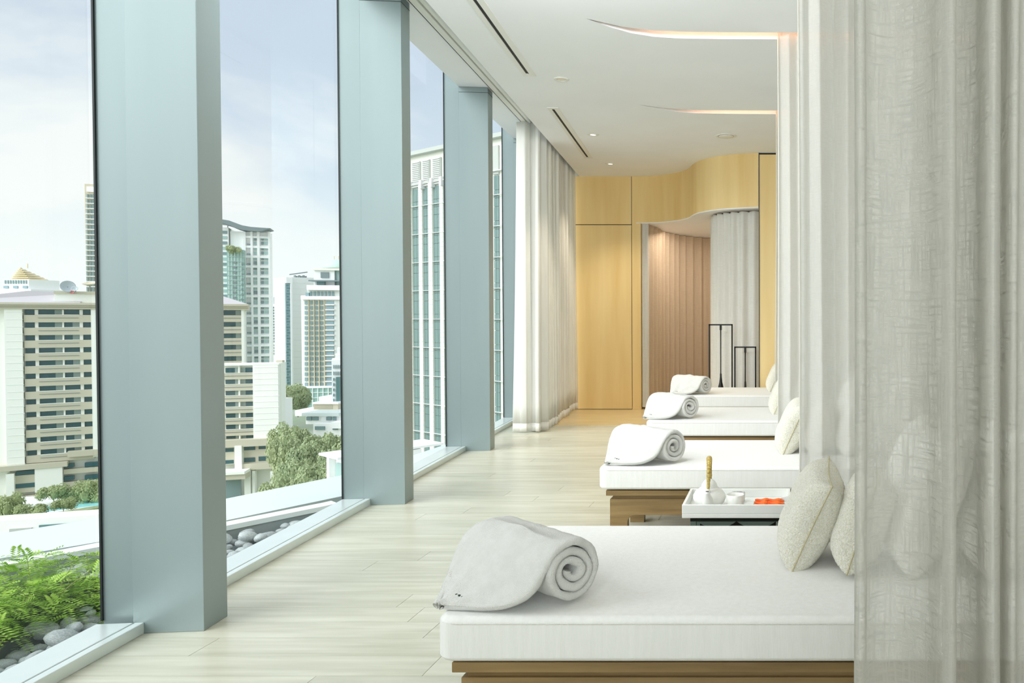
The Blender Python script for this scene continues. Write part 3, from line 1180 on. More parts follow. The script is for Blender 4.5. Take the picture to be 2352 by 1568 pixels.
def make_cushion(label):
    t = empty('cushion', (0, 0, 0), 0, label, 'cushion')
    c = cushion_mesh('cover', M['boucle'], 0.312, 0.165, 110)
    c.build('cover', M['boucle'], t, smooth=True)
    S = 0.312
    pts = []
    for a, b in ((-1, -1), (1, -1), (1, 1), (-1, 1)):
        na, nb_ = {(-1, -1): (1, -1), (1, -1): (1, 1), (1, 1): (-1, 1), (-1, 1): (-1, -1)}[(a, b)]
        for k in range(24):
            q = k / 24
            u, v = a + (na - a) * q, b + (nb_ - b) * q
            y = u * S / 2 * (1 - 0.09 * (1 - v * v) * abs(u) ** 3)
            z = v * S / 2 * (1 - 0.09 * (1 - u * u) * abs(v) ** 3)
            pts.append((0, y * 1.008, z * 1.008))
    MB().tube(pts, 0.0022, 5, True).build('seam', M['seam'], t, smooth=True)
    return t


def make_pillow(label):
    t = empty('pillow', (0, 0, 0), 0, label, 'pillow')
    cushion_mesh('cover', M['pillow'], 0.46, 0.20, 50, 0.0012, 60).build('cover', M['pillow'], t, smooth=True)
    return t


cu0 = make_cushion('')
pi0 = make_pillow('')
order = ['nearest', 'second nearest', 'third', 'farthest']
# per bed: x, y offsets from the mattress corner
first = True
for bi, (bx, by) in enumerate(BEDS):
    lab = ['cream boucle cushion leaning on the %s daybed, the one facing the windows' % order[bi],
           'cream boucle cushion behind the front one on the %s daybed' % order[bi]]
    cx = (0.105, 0.085, 0.02, -0.035)[bi]
    for k, (dx, dy, tilt, yaw, roll) in enumerate(((0.0, 0.50, 24, 1, 7), (0.165, 0.44, 18, -8, -6))):
        o = cu0 if first else copy_tree(cu0)
        first = False
        o.location = (cx + dx, by + dy, 0.452 + 0.150)
        o.rotation_euler = (radians(roll), radians(tilt), radians(yaw))
        tag(o, lab[k], 'cushion', 'cream boucle cushions on the daybeds')
    for k, (dx, dy, tilt, yaw, roll) in enumerate(((0.36, 0.50, 20, 4, 3), (0.60, 0.46, 17, -5, -2))):
        o = pi0 if (bi == 0 and k == 0) else copy_tree(pi0)
        o.location = (cx + dx, by + dy, 0.452 + 0.225)
        o.rotation_euler = (radians(roll), radians(tilt), radians(yaw))
        tag(o, ('large white pillow behind the cream cushions on the %s daybed' if k == 0 else 'rearmost white pillow, by the wall, on the %s daybed') % order[bi], 'pillow',
            'white pillows behind the sheer curtains')

# ================================================================== TEA TRAY AND TABLE
t = empty('side_table', (-0.18, 3.32, 0), 0, 'dark low side table under the white marble tray', 'table')
MB().box(-0.198, -0.13, 0.383, 0.193, 0.13, 0.403).build('table_top', M['dark_glass'], t)
for x in (-0.198, 0.168):
    for y in (-0.13, 0.105):
        MB().box(x, y, 0.0, x + 0.025, y + 0.025, 0.383).build('leg', M['teal_steel'], t, bevel=0.002)
MB().box(-0.17, 0.0, 0.10, 0.165, 0.01, 0.383).build('back_panel', M['dark_glass'], t)
for cx in (-0.085, 0.083):
    o = [(-0.085, 0.383), (0.083, 0.383)] + [(0.083 - 0.168 * k / 12, 0.383 - 0.03 * sin(pi * k / 12) ** 0.8) for k in range(1, 12)]
    n = len(o)
    mb = MB().add([(p[0], -0.126, p[1]) for p in o] + [(p[0], -0.112, p[1]) for p in o],
                  [tuple(range(n))[::-1], tuple(range(n, 2 * n))] + [(i, (i + 1) % n, n + (i + 1) % n, n + i) for i in range(n)])
    mb.build('scallop_drawer', M['teal_steel'], t, loc=(cx, 0, 0))
tr = empty('tray', (-0.18, 3.32, 0.4035), 0, 'rectangular white marble tray holding the tea set on the dark side table', 'tray')
MB().box(-0.23, -0.155, 0.0, 0.23, 0.155, 0.018).build('tray_base', M['marble'], tr, bevel=0.002)
MB().box(-0.23, -0.155, 0.018, 0.23, -0.143, 0.056).build('rim', M['marble'], tr, bevel=0.002)
MB().box(-0.23, 0.143, 0.018, 0.23, 0.155, 0.056).build('rim', M['marble'], tr, bevel=0.002)
MB().box(-0.23, -0.143, 0.018, -0.218, 0.143, 0.056).build('rim', M['marble'], tr, bevel=0.002)
MB().box(0.218, -0.143, 0.018, 0.23, 0.143, 0.056).build('rim', M['marble'], tr, bevel=0.002)
ZT = 0.4215
tp = empty('teapot', (-0.305, 3.28, ZT), 0, 'round white teapot with a tall gold wrapped handle, on the tray', 'teapot')
MB().lathe([(0.0, 0.0), (0.035, 0.0), (0.050, 0.008), (0.066, 0.026), (0.072, 0.042), (0.070, 0.056), (0.058, 0.074), (0.040, 0.086), (0.030, 0.090), (0.0, 0.090)], 40).build('body', M['china'], tp, smooth=True)
MB().lathe([(0.034, 0.087), (0.035, 0.092), (0.032, 0.104), (0.022, 0.117), (0.010, 0.123), (0.0, 0.124)], 32).build('lid', M['china'], tp, smooth=True)
MB().tube([(0, -0.040, 0.022), (0, -0.066, 0.040), (0, -0.082, 0.062), (0, -0.092, 0.084), (0, -0.094, 0.090)], [0.030, 0.024, 0.017, 0.011, 0.010], 16).build('spout', M['china'], tp, smooth=True)
MB().lathe([(0.0, 0.0895), (0.0075, 0.091), (0.0, 0.0912)], 12, (0, -0.095, 0.0)).build('spout_hole', M['ink'], tp)
MB().tube([(0, -0.05, 0.078), (0, -0.055, 0.093)], [0.011, 0.007], 10).build('handle_lug', M['china'], tp, smooth=True)
MB().tube([(0, 0.05, 0.078), (0, 0.055, 0.093)], [0.011, 0.007], 10).build('handle_lug', M['china'], tp, smooth=True)
hp = []
hr = []
for k in range(41):
    a = pi * k / 40
    hp.append((0.003 * sin(a * 2), -0.055 * cos(a) , 0.088 + 0.123 * sin(a) ** 0.75))
    hr.append(0.0055 + 0.0062 * sin(a) ** 0.7 + (0.0014 if k % 2 else 0))
MB().tube(hp, hr, 10).build('handle', M['brass'], tp, smooth=False)
cp = empty('tea_cup', (-0.19, 3.25, ZT), 0, 'small straight sided white tea cup beside the teapot', 'cup')
MB().lathe([(0.0, 0.0), (0.030, 0.0), (0.034, 0.006), (0.037, 0.03), (0.039, 0.062), (0.0375, 0.064), (0.0355, 0.06), (0.033, 0.02), (0.028, 0.010), (0.0, 0.008)], 36).build('bowl', M['china'], cp, smooth=True)
ot = empty('hand_towel', (-0.185, 3.38, ZT + 0.023), 0, 'small white rolled hand towel with dark lettering band behind the cup', 'towel')
MB().tube([(-0.03, 0, 0), (-0.027, 0, 0), (0.027, 0, 0), (0.03, 0, 0)], [0.019, 0.022, 0.022, 0.019], 20).build('roll', M['towel'], ot, smooth=True)
lt = MB()
for k in range(9):
    x = -0.02 + k * 0.0045
    a = radians(105 + 3 * sin(k))
    lt.box(x, -0.0085, 0.0208, x + (0.003 if k % 3 else 0.0036), -0.0055, 0.0224)
lt.build('lettering', M['ink'], ot)
pl = empty('glass_plate', (-0.045, 3.265, ZT), 0, 'small square clear glass plate of papaya on the tray', 'plate')
MB().box(-0.068, -0.055, 0.0, 0.068, 0.055, 0.005).build('plate_base', M['clear'], pl, bevel=0.0015)
rim = MB()
for (x0, y0, x1, y1) in ((-0.068, -0.055, 0.068, -0.052), (-0.068, 0.052, 0.068, 0.055), (-0.068, -0.052, -0.065, 0.052), (0.065, -0.052, 0.068, 0.052)):
    rim.box(x0, y0, 0.005, x1, y1, 0.016)
rim.build('plate_rim', M['clear'], pl)


def slice_mesh(L=0.072):
    mb = MB()
    n = 14
    for i in range(n + 1):
        q = i / n * 2 - 1
        w = 0.012 * sqrt(max(0.0, 1 - q * q)) + 0.0008
        x = q * L / 2
        zc = 0.006 + 0.005 * (1 - q * q) + 0.0022 * sin(q * 5)
        for dy, dz in ((-w, -0.004), (-w * 0.9, 0.002), (0.003, w * 0.32 + 0.002), (w * 0.9, 0.002), (w, -0.004), (0, -0.006)):
            mb.v.append((x, dy + 0.010 * q * q, zc + dz))
    for i in range(n):
        for k in range(6):
            a, b = i * 6 + k, i * 6 + (k + 1) % 6
            mb.f.append((a, b, b + 6, a + 6))
    mb.f += [tuple(range(6))[::-1], tuple(n * 6 + k for k in range(6))]
    return mb.mesh('papaya_slice', M['papaya'], False)


sm = slice_mesh()
plc = ['left front', 'right front', 'left middle', 'right middle', 'left back', 'right back']
for k, (x, y, z, r, w) in enumerate([(-0.030, -0.030, 0.003, 0.10, 'front left'), (0.027, -0.030, 0.003, -0.10, 'front right'), (-0.028, -0.004, 0.008, 0.05, 'middle left'),
                                     (0.029, -0.006, 0.008, -0.12, 'middle right'), (-0.024, 0.022, 0.013, 0.15, 'back left'), (0.030, 0.020, 0.013, -0.06, 'back right')]):
    o = inst('papaya_slice', sm, None, (-0.045 + x, 3.265 + y, ZT + 0.006 + z), (0.2, 0, r))
    tag(o, 'orange papaya slice at the %s of the glass plate' % w, 'fruit', 'papaya slices on the glass plate')
nk = empty('paper_tag', (0.015, 3.34, ZT), 0.5, 'folded white paper pick holder at the right end of the tray', 'paper')
MB().add([(-0.02, 0, 0.003), (0.022, 0.0, 0.003), (0.03, 0.0, 0.032), (-0.012, 0.0, 0.026), (-0.02, 0.012, 0.003), (0.022, 0.012, 0.003), (0.03, 0.006, 0.032), (-0.012, 0.006, 0.026)],
         [(0, 1, 2, 3), (7, 6, 5, 4), (0, 4, 5, 1), (1, 5, 6, 2), (2, 6, 7, 3), (3, 7, 4, 0)]).build('folded_sheet', M['paper'], nk)
MB().box(0.0, -0.03, 0.0, 0.035, -0.005, 0.006).build('folded_sheet', M['paper'], nk)

# ================================================================== TERRACE OUTSIDE THE GLASS
M['coping'] = mat('white_coping', (232, 240, 238), 0.6)
M['render'] = mat('grey_render', (150, 160, 158), 0.8, 0, (136, 148, 147), (4, 4, 4))
M['pebble'] = mat('grey_pebble', (150, 158, 158), 0.55, 0, (188, 194, 192), (9, 9, 9), per_object=0.22)
M['roofwhite'] = mat('white_canopy', (214, 224, 222), 0.7)
M['leaf'] = mat('fern_leaf', (128, 172, 44), 0.5, 0, (198, 230, 104), (14, 14, 14), 3, 0.35, 0.65, trans=0.3)
M['twig'] = mat('twig', (150, 150, 96), 0.8)
M['pit'] = mat('dark_gap', (40, 72, 76), 0.4)

ter = struct(empty('terrace'))
cop = [(-5.6, 1.9), (-4.6, 2.86), (-3.9, 3.68), (-3.51, 4.146), (-3.26, 4.454), (-2.838, 4.82), (-2.47, 5.28), (-2.44, 5.33)]
inner = [Wp(a, b) for a, b in cop]
outerc = [Wp(a - 0.075, b + 0.075) for a, b in cop]
tp_ = [tuple(p[:2]) for p in inner]
oc_ = [tuple(p[:2]) for p in outerc]
MB().prism(tp_ + oc_[::-1], -0.03, 0.0).build('coping', M['coping'], ter)
MB().prism([(p.x - 0.006, p.y + 0.006) for p in inner] + oc_[::-1], -0.55, -0.03).build('trough_wall', M['render'], ter)
MB().prism(tp_ + [tuple(Wp(-2.42, 5.35)[:2]), tuple(Wp(-2.42, 1.0)[:2])], -0.2, -0.115).build('trough_bed', M['render'], ter)
near = [(-6.6, 3.4), (-5.5, 4.45), (-4.491, 5.309), (-3.617, 6.128), (-3.096, 6.879), (-2.86, 7.5), (-2.72, 8.5), (-2.6, 10.5)]
far_ = [(-7.2, 3.9), (-6.0, 5.0), (-5.005, 5.921), (-4.05, 6.866), (-3.506, 7.794), (-3.243, 8.746), (-3.105, 9.541), (-3.0, 10.5)]
MB().prism([tuple(Wp(*p)[:2]) for p in near] + [tuple(Wp(*p)[:2]) for p in far_[::-1]], -0.42, -0.30).build('lower_canopy', M['roofwhite'], ter)
MB().prism([tuple(Wp(a - 0.07, b + 0.1)[:2]) for a, b in cop] + [tuple(Wp(-2.45, 10.5)[:2]), tuple(Wp(*near[-1])[:2])] + [tuple(Wp(*p)[:2]) for p in near[-2::-1]], -0.62, -0.5).build('gap_strip', M['pit'], ter)  # dark teal strip filling the gap between coping and canopy

# pebbles
prg = random.Random(11)
pebs = []
for k in range(4):
    bm = bmesh.new()
    bmesh.ops.create_icosphere(bm, subdivisions=2, radius=1.0)
    for v in bm.verts:
        v.co *= 1 + 0.14 * noise.noise(v.co * 1.1 + Vector((k * 7, 0, 0)))
    me = bpy.data.meshes.new('pebble')
    bm.to_mesh(me)
    bm.free()
    me.materials.append(M['pebble'])
    me.shade_smooth()
    pebs.append(me)


def coping_x(b):
    for i in range(len(cop) - 1):
        if cop[i][1] <= b <= cop[i + 1][1]:
            t_ = (b - cop[i][1]) / (cop[i + 1][1] - cop[i][1])
            return cop[i][0] + t_ * (cop[i + 1][0] - cop[i][0])
    return -2.45


hb = [(-2.72, 2.3), (-2.72, 3.3), (-2.66, 3.72), (-2.80, 3.98), (-3.05, 4.08), (-3.40, 3.98), (-3.9, 3.45), (-4.4, 2.8), (-4.2, 2.3)]


def inside(p, poly):
    c = False
    for i in range(len(poly)):
        x1, y1 = poly[i]
        x2, y2 = poly[i - 1]
        if (y1 > p[1]) != (y2 > p[1]) and p[0] < (x2 - x1) * (p[1] - y1) / (y2 - y1) + x1:
            c = not c
    return c


placed = []
tries = 0
while len(placed) < 285 and tries < 40000:
    tries += 1
    b = prg.uniform(2.3, 5.1)
    a0 = max(coping_x(b) + 0.05, -2.95 if b < 4.0 else -3.3)
    a = prg.uniform(a0, -2.45) if a0 < -2.46 else None
    if a is None:
        continue
    if inside((a + 0.05, b - 0.02), hb) and not prg.random() < 0.0:
        continue
    r = prg.uniform(0.028, 0.055)
    lay = 0
    for q in placed:
        d = sqrt((q[0] - a) ** 2 + (q[1] - b) ** 2)
        if d < (q[2] + r) * 0.72:
            lay += 1
    if lay > (1 if tries > 3000 else 0):
        continue
    z = -0.115 + 0.55 * r + (0.035 if lay else 0)
    placed.append((a, b, r))
    p = Wp(a, b, z)
    inst('pebble', pebs[prg.randrange(4)], ter, p, (prg.uniform(-0.4, 0.4), prg.uniform(-0.4, 0.4), prg.uniform(0, 6.3)), (r * 1.15, r * 0.85, r * 0.62))

# feathery hedge in the trough
hd = empty('fern_hedge', tuple(Wp(-3.0, 3.5, -0.1)), 0, 'low feathery green hedge growing outside the nearest window pane', 'hedge')
lv = MB()
tg = MB()
nf = 0
while nf < 4200:
    a, b = prg.uniform(-4.5, -2.6), prg.uniform(2.3, 4.1)
    if not inside((a, b), hb):
        continue
    nf += 1
    # distance from the pane side makes the mound
    e_ = min(1.0, max(0.0, (-2.62 - a) / 0.25))
    hz = -0.05 + e_ * 0.115 + 0.035 * noise.noise(Vector((a * 5, b * 5, 0)))
    base = Wp(a, b, hz + prg.uniform(-0.07, 0.03)) - hd.location
    dr = Vector((prg.gauss(0.35, 0.7), prg.gauss(-0.55, 0.6), prg.uniform(-0.15, 0.5))).normalized()
    side = dr.cross(Vector((0, 0, 1))).normalized()
    upv = side.cross(dr)
    L_ = prg.uniform(0.07, 0.14)
    for k in range(7):
        s_ = (k + 1) / 8
        c = base + dr * L_ * s_ + Vector((0, 0, -0.35 * L_ * s_ * s_))
        ll = 0.028 * (1 - 0.55 * abs(s_ - 0.4))
        for sg in (1, -1):
            d = (side * sg * 0.9 + dr * 0.6 + upv * 0.15).normalized()
            w = dr * 0.0052
            lv.add([c, c + d * ll * 0.5 + w, c + d * ll, c + d * ll * 0.5 - w], [(0, 1, 2, 3)])
for k in range(26):
    a, b = prg.uniform(-3.6, -2.8), prg.uniform(3.3, 4.0)
    if inside((a, b), hb):
        p = Wp(a, b, 0.02) - hd.location
        d = Vector((prg.uniform(-0.1, 0.5), prg.uniform(-0.2, 0.2), 0.28)).normalized() * prg.uniform(0.1, 0.17)
        tg.tube([p, p + d * 0.5 + Vector((0, 0, 0.006)), p + d], [0.0016, 0.0012, 0.0008], 4)
        for q in range(6):
            c = p + d * (0.4 + q * 0.1)
            sdv = Vector((prg.uniform(-1, 1), prg.uniform(-1, 1), 0.6)).normalized() * 0.014
            lv.add([c, c + sdv * 0.5 + Vector((0.002, 0, 0)), c + sdv, c + sdv * 0.5 - Vector((0.002, 0, 0))], [(0, 1, 2, 3)])
lv.build('foliage', M['leaf'], hd)['kind'] = 'stuff'
tg.build('twigs', M['twig'], hd)['kind'] = 'stuff'
hm = MB()
hp_ = [tuple((Wp(a * 0.97 - 0.1, b) - hd.location)[:2]) for a, b in hb]
hm.prism(hp_, -0.02, 0.055)
M['soil'] = mat('dark_soil', (38, 52, 26), 0.9)
hm.build('soil', M['soil'], hd)

# ================================================================== THE CITY (real size, about 15 floors down)
GZ = -44.0
M['ground'] = mat('city_ground', (168, 176, 160), 0.9, 0, (140, 156, 128), (0.03, 0.03, 0.03))
gr = struct(MB().add([(-2500, 20, GZ), (1200, 20, GZ), (1200, 3000, GZ), (-2500, 3000, GZ)], [(0, 1, 2, 3)]).build('ground', M['ground']))
for nm, c, rgh in (('hotel_brown', (202, 197, 176), 0.9), ('hotel_cream', (246, 248, 240), 0.9), ('hotel_glass', (50, 92, 98), 0.3), ('hotel_curtain', (150, 168, 164), 0.7),
                   ('roof_tile', (196, 192, 194), 0.9), ('white_render', (252, 253, 252), 0.9), ('pale_glass', (168, 196, 192), 0.3), ('mid_glass', (128, 152, 154), 0.3),
                   ('grey_band', (226, 226, 226), 0.9), ('green_glass', (156, 190, 182), 0.3), ('roof_steel', (128, 142, 144), 0.5), ('slab_grey', (236, 239, 237), 0.8),
                   ('blue_glass', (146, 172, 180), 0.25), ('dome_stone', (242, 240, 228), 0.9), ('dome_grey', (222, 225, 221), 0.9), ('dome_green', (196, 220, 208), 0.6),
                   ('tower_stone', (234, 234, 224), 0.9), ('tower_glass', (116, 140, 136), 0.25), ('louvre', (186, 190, 184), 0.7), ('gold', (224, 206, 160), 0.5),
                   ('teal_glass', (98, 134, 134), 0.3), ('pool', (150, 222, 226), 0.2), ('tan', (214, 204, 180), 0.9), ('dish', (186, 196, 200), 0.6), ('red_dish', (190, 120, 116), 0.7)):
    M[nm] = mat(nm, c, rgh)  # building colours kept pale, standing in for aerial haze
M['leaf_far'] = mat('hazed_tree_leaf', (158, 174, 132), 0.8, 0, (206, 214, 166), (0.25, 0.25, 0.25), 3, trans=0.25)  # foliage paled, distance haze put into the leaf colour
M['leaf_pale'] = mat('pale_tree_leaf', (148, 164, 112), 0.8, 0, (190, 200, 146), (0.4, 0.4, 0.4), 3, trans=0.25)
M['bark'] = mat('bark', (120, 110, 92), 0.9)

FARC = {}


class Fac:
    """one building facade: a vertical plane between two pixel columns at given distances"""

    def __init__(self, name, label, cat, x0, Y0, x1, Y1, gz=GZ, parent=None, group=None):
        a, b = at(x0, 728, Y0), at(x1, 728, Y1)
        self.a, self.gz = a, gz
        self.ang = atan2(b.y - a.y, b.x - a.x)
        self.d = Vector((cos(self.ang), sin(self.ang)))
        self.n = Vector((sin(self.ang), -cos(self.ang)))       # towards the viewer
        self.w = (b.xy - a.xy).length
        self.root = empty(name, (a.x, a.y, gz), self.ang, label, cat, group)

    def hit(self, x, y):
        r = Vector(ray(x, y))
        # ray (0,0,CH)+t r meets the plane
        den = r.xy.dot(self.n)
        t = self.a.xy.dot(self.n) / den
        p = r * t
        return (p.xy - self.a.xy).dot(self.d), p.z + CH - self.gz

    def u(self, x):
        return self.hit(x, 728)[0]

    def z(self, x, y):
        return self.hit(x, y)[1]

    def box(self, u0, u1, z0, z1, d0, d1, m, name, parent=None):
        """d = distance out of the wall plane towards the viewer"""
        w, h, dp_ = round(abs(u1 - u0), 2), round(abs(z1 - z0), 2), round(abs(d1 - d0), 2)
        key = (w, h, dp_, m, name)
        if key not in FARC:
            FARC[key] = MB().box(-w / 2, -dp_ / 2, 0, w / 2, dp_ / 2, h).mesh(name, M[m])
        return inst(name, FARC[key], parent or self.root, ((u0 + u1) / 2, -(d0 + d1) / 2, min(z0, z1)))

    def px(self, x0, y0, x1, y1, d0, d1, m, name, parent=None):
        u0, za = self.hit(x0, (y0 + y1) / 2)
        u1, _ = self.hit(x1, (y0 + y1) / 2)
        xm = (x0 + x1) / 2
        return self.box(u0, u1, self.z(xm, y1), self.z(xm, y0), d0, d1, m, name, parent)


# --- brown balconied block on the left, seen through two panes
F_ = Fac('hotel_block', 'large brown and cream balconied block with low tiled roof, nearest on the left', 'building', 14, 181, 560, 207)
W_ = F_.u(560)
ztop = F_.z(100, 708)
F_.box(0, W_, 0, ztop, -22, -1.2, 'hotel_cream', 'wall_core')
F_.box(-9, 0, 0, ztop, -21, -0.9, 'hotel_cream', 'corner_bay')
F_.px(14, 708, 55, 1073, -0.95, 0.6, 'hotel_cream', 'pier')
F_.px(212, 708, 300, 1045, -0.95, 0.6, 'hotel_cream', 'pier')
fl = (F_.z(100, 716) - F_.z(100, 860)) / 4.93
zr0 = F_.z(100, 711)
nrow = 12
zb_pod = zr0 - nrow * fl - 0.3
for r in range(nrow):
    zt = zr0 - r * fl
    for (xa, xb, mm) in ((55.5, 79, 'hotel_glass'), (87, 124, 'hotel_glass'), (124, 142, 'hotel_curtain'), (146, 165, 'hotel_glass'), (165, 182, 'hotel_curtain' if r % 3 else 'hotel_glass'), (189.5, 211, 'hotel_glass')):
        F_.box(F_.u(xa), F_.u(xb), zt - 1.25, zt, -1.15, -0.75, mm, 'window')
    F_.box(F_.u(55.2), F_.u(212), zt - fl + 0.02, zt - 1.28, -1.15, 0.25, 'hotel_brown', 'spandrel')
    F_.box(F_.u(88), F_.u(182), zt - 1.30, zt - 1.19, -0.2, 0.35, 'hotel_cream', 'balcony_rail')
    F_.box(F_.u(88), F_.u(181), zt - 2.02, zt - 1.94, 0.25, 0.40, 'roof_steel', 'ledge')
for xa, xb in ((79, 87), (142, 146), (182, 189.5)):
    F_.box(F_.u(xa), F_.u(xb), zb_pod + 1, zr0, -1.1, -0.3, 'hotel_cream', 'column')
# joints of the cream pier cladding
for r in range(22):
    zz = ztop - 1 - r * fl * 0.56
    F_.box(F_.u(14.5), F_.u(54.8), zz, zz + 0.07, 0.6, 0.66, 'slab_grey', 'cladding_joint')
# cornice and roof
for k, (za, zb2, dd) in enumerate(((0, 0.55, 0.9), (0.6, 1.0, 1.3), (1.05, 1.6, 1.7))):
    F_.box(-10, W_ + 1.0, ztop - 0.2 + za, ztop - 0.2 + zb2, -22, dd, 'hotel_brown', 'cornice')
rf = MB()
zr = ztop + 1.4
u1 = F_.u(150)
ap = F_.hit(55, 672)
rf.add([(-12, -1.7, zr), (u1 + 3, -1.7, zr), (u1 + 3, 20, zr), (-12, 20, zr), (F_.u(54), 5, zr + 3.0), (u1 + 3, 8, zr + 2.7)],
       [(0, 1, 5, 4), (1, 2, 5), (2, 3, 4, 5), (3, 0, 4)])
rf.build('roof', M['roof_tile'], F_.root)
F_.box(F_.u(126), F_.u(300), zr, zr + 2.2, -14, 0.2, 'hotel_cream', 'penthouse')
F_.box(F_.u(125.5), F_.u(301), zr + 2.2, zr + 2.85, -14, 0.6, 'hotel_brown', 'cornice')
rf2 = MB().add([(F_.u(500), -1.7, zr), (W_ + 1, -1.7, zr), (W_ + 1, 18, zr), (F_.u(500), 18, zr), (F_.u(500), 6, zr + 2.2), (F_.u(512), 6, zr + 2.2)], [(0, 1, 5, 4), (1, 2, 5), (2, 3, 4, 5), (3, 0, 4)])
rf2.build('roof', M['roof_tile'], F_.root)
# podium of the left part
F_.box(-8, F_.u(152), zb_pod - 1.0, zb_pod + 0.2, -5, 1.6, 'hotel_brown', 'string_course')
F_.box(F_.u(152), F_.u(300), zb_pod + 1.2, zb_pod + 2.6, -5, 1.2, 'hotel_brown', 'string_course')
F_.px(17, 1086, 36, 1136, -1, 1.3, 'hotel_cream', 'pier')
F_.px(83, 1070, 146, 1126, -1, 1.3, 'hotel_cream', 'pier')
F_.px(36, 1090, 83, 1130, -1, 0.3, 'hotel_brown', 'spandrel')
F_.px(37, 1080, 82, 1089, -1, 0.4, 'hotel_glass', 'window')
F_.px(37, 1109, 82, 1119, -1, 0.4, 'hotel_glass', 'window')
for ya in (1064, 1093):
    F_.px(148, ya, 170, ya + 9, -1, 0.3, 'hotel_glass', 'window')
    F_.px(195, ya - 3, 228, ya + 7, -1, 0.3, 'hotel_glass', 'window')
    F_.px(147, ya + 10, 228, ya + 21, -1, 0.5, 'hotel_brown', 'spandrel')
F_.px(0, 1132, 228, 1142, -1, 1.7, 'hotel_brown', 'string_course')
F_.px(34, 1138, 97, 1162, -0.5, 0.8, 'roof_steel', 'shopfront')
F_.px(100, 1140, 228, 1150, -0.5, 0.9, 'hotel_cream', 'pier')
# part seen in the second pane: upper tower
nr2 = 6
zq = F_.z(530, 713)
for r in range(8):
    zt = zq - r * fl
    F_.box(F_.u(508), F_.u(541), zt - 1.25, zt, -1.15, -0.7, 'hotel_glass', 'window')
    F_.box(F_.u(541), F_.u(553), zt - 1.25, zt, -1.15, -0.7, 'hotel_curtain', 'window')
    F_.box(F_.u(505), F_.u(554), zt - fl + 0.02, zt - 1.28, -1.15, 0.25, 'hotel_brown', 'spandrel')
    F_.box(F_.u(508), F_.u(553), zt - 2.1, zt - 2.0, 0.25, 0.40, 'roof_steel', 'ledge')
F_.box(F_.u(554), F_.u(560), 0, ztop, -2, 0.5, 'hotel_cream', 'pier')

# lower wing in front
G_ = Fac('hotel_wing', 'lower brown wing with blank cream end wall, in front of the white tower', 'building', 505, 188, 641, 192)
zt0 = G_.z(600, 838)
WG = G_.u(641)
G_.box(G_.u(500), WG, 0, zt0, -5, -1.0, 'hotel_cream', 'wall_core')
G_.px(583, 838, 641, 1008, -1.0, 0.6, 'hotel_cream', 'end_wall')
for r in range(14):
    zz = zt0 - 0.6 - r * 1.45
    if r < 12:
        G_.box(G_.u(583.4), G_.u(640.6), zz, zz + 0.07, 0.6, 0.67, 'slab_grey', 'cladding_joint')
fl2 = (G_.z(545, 847) - G_.z(545, 1002)) / 6.0
for r in range(7):
    zt = G_.z(545, 845) - r * fl2
    for xa, xb, mm in ((514, 536, 'hotel_glass'), (536, 546, 'hotel_curtain'), (549, 560, 'hotel_curtain'), (560, 581, 'hotel_glass')):
        G_.box(G_.u(xa), G_.u(xb), zt - 1.15, zt, -0.95, -0.6, mm, 'window')
    G_.box(G_.u(500), G_.u(583), zt - fl2 + 0.02, zt - 1.2, -0.95, 0.3, 'hotel_brown', 'spandrel')
    G_.box(G_.u(514), G_.u(582), zt - 1.25, zt - 1.16, 0.1, 0.42, 'hotel_cream', 'balcony_rail')
    G_.box(G_.u(514), G_.u(582), zt - 1.95, zt - 1.86, 0.3, 0.45, 'roof_steel', 'ledge')
G_.box(G_.u(546), G_.u(549), G_.z(545, 1008), zt0, -0.9, 0.1, 'hotel_cream', 'column')
G_.box(G_.u(500), WG, zt0, zt0 + 0.4, -5, 0.6, 'hotel_cream', 'coping')
G_.px(625, 829, 640, 838, -5, -3, 'hotel_brown', 'plant_room')
# wing podium
G_.px(500, 1006, 656, 1022, -2, 2.2, 'hotel_brown', 'string_course')
G_.px(500, 1022, 655, 1062, -2, 0.9, 'hotel_brown', 'podium_wall')
for ya in (1022, 1049):
    G_.px(564, ya, 589, ya + 10, 0.9, 1.0, 'hotel_glass', 'window')
    G_.px(597, ya - 3, 632, ya + 7, 0.9, 1.0, 'hotel_glass', 'window')
    G_.px(514, ya + 6, 540, ya + 14, 0.9, 1.0, 'hotel_glass', 'window')
G_.px(634, 1014, 655, 1060, 0.9, 1.5, 'hotel_cream', 'pier')
G_.px(547, 1020, 563, 1076, 0.9, 2.4, 'hotel_cream', 'pier')
G_.px(550, 1060, 656, 1074, -2, 2.0, 'hotel_brown', 'string_course')
G_.px(500, 1074, 581, 1080, 1, 6, 'hotel_cream', 'porch_roof')
G_.px(500, 1080, 581, 1092, 1, 5.5, 'hotel_brown', 'porch_fascia')
for xa, xb in ((568, 582), (586, 592), (627, 635)):
    G_.px(xa, 1078, xb, 1180, 0.5, 2.0, 'hotel_cream', 'column')
G_.px(500, 1092, 556, 1180, 0.4, 0.8, 'mid_glass', 'lobby_glass')

# --- tall slab behind the left block
H_ = Fac('slab_tower', 'tall thin cream tower with small windows beside the first column', 'building', 197, 330, 262, 334)
H_.px(197, 424, 262, 760, -14, 0, 'tan', 'wall')
H_.px(200, 430, 260, 442, 0, 0.5, 'white_render', 'parapet_screen')
for r in range(20):
    ya = 446 + r * 11.9
    for k in range(4):
        H_.px(200 + k * 6.6, ya, 203.6 + k * 6.6, ya + 8.6, 0.0, 0.35, 'mid_glass', 'window')
    H_.px(197.3, ya + 9.4, 262, ya + 11, 0, 0.5, 'white_render', 'floor_band')

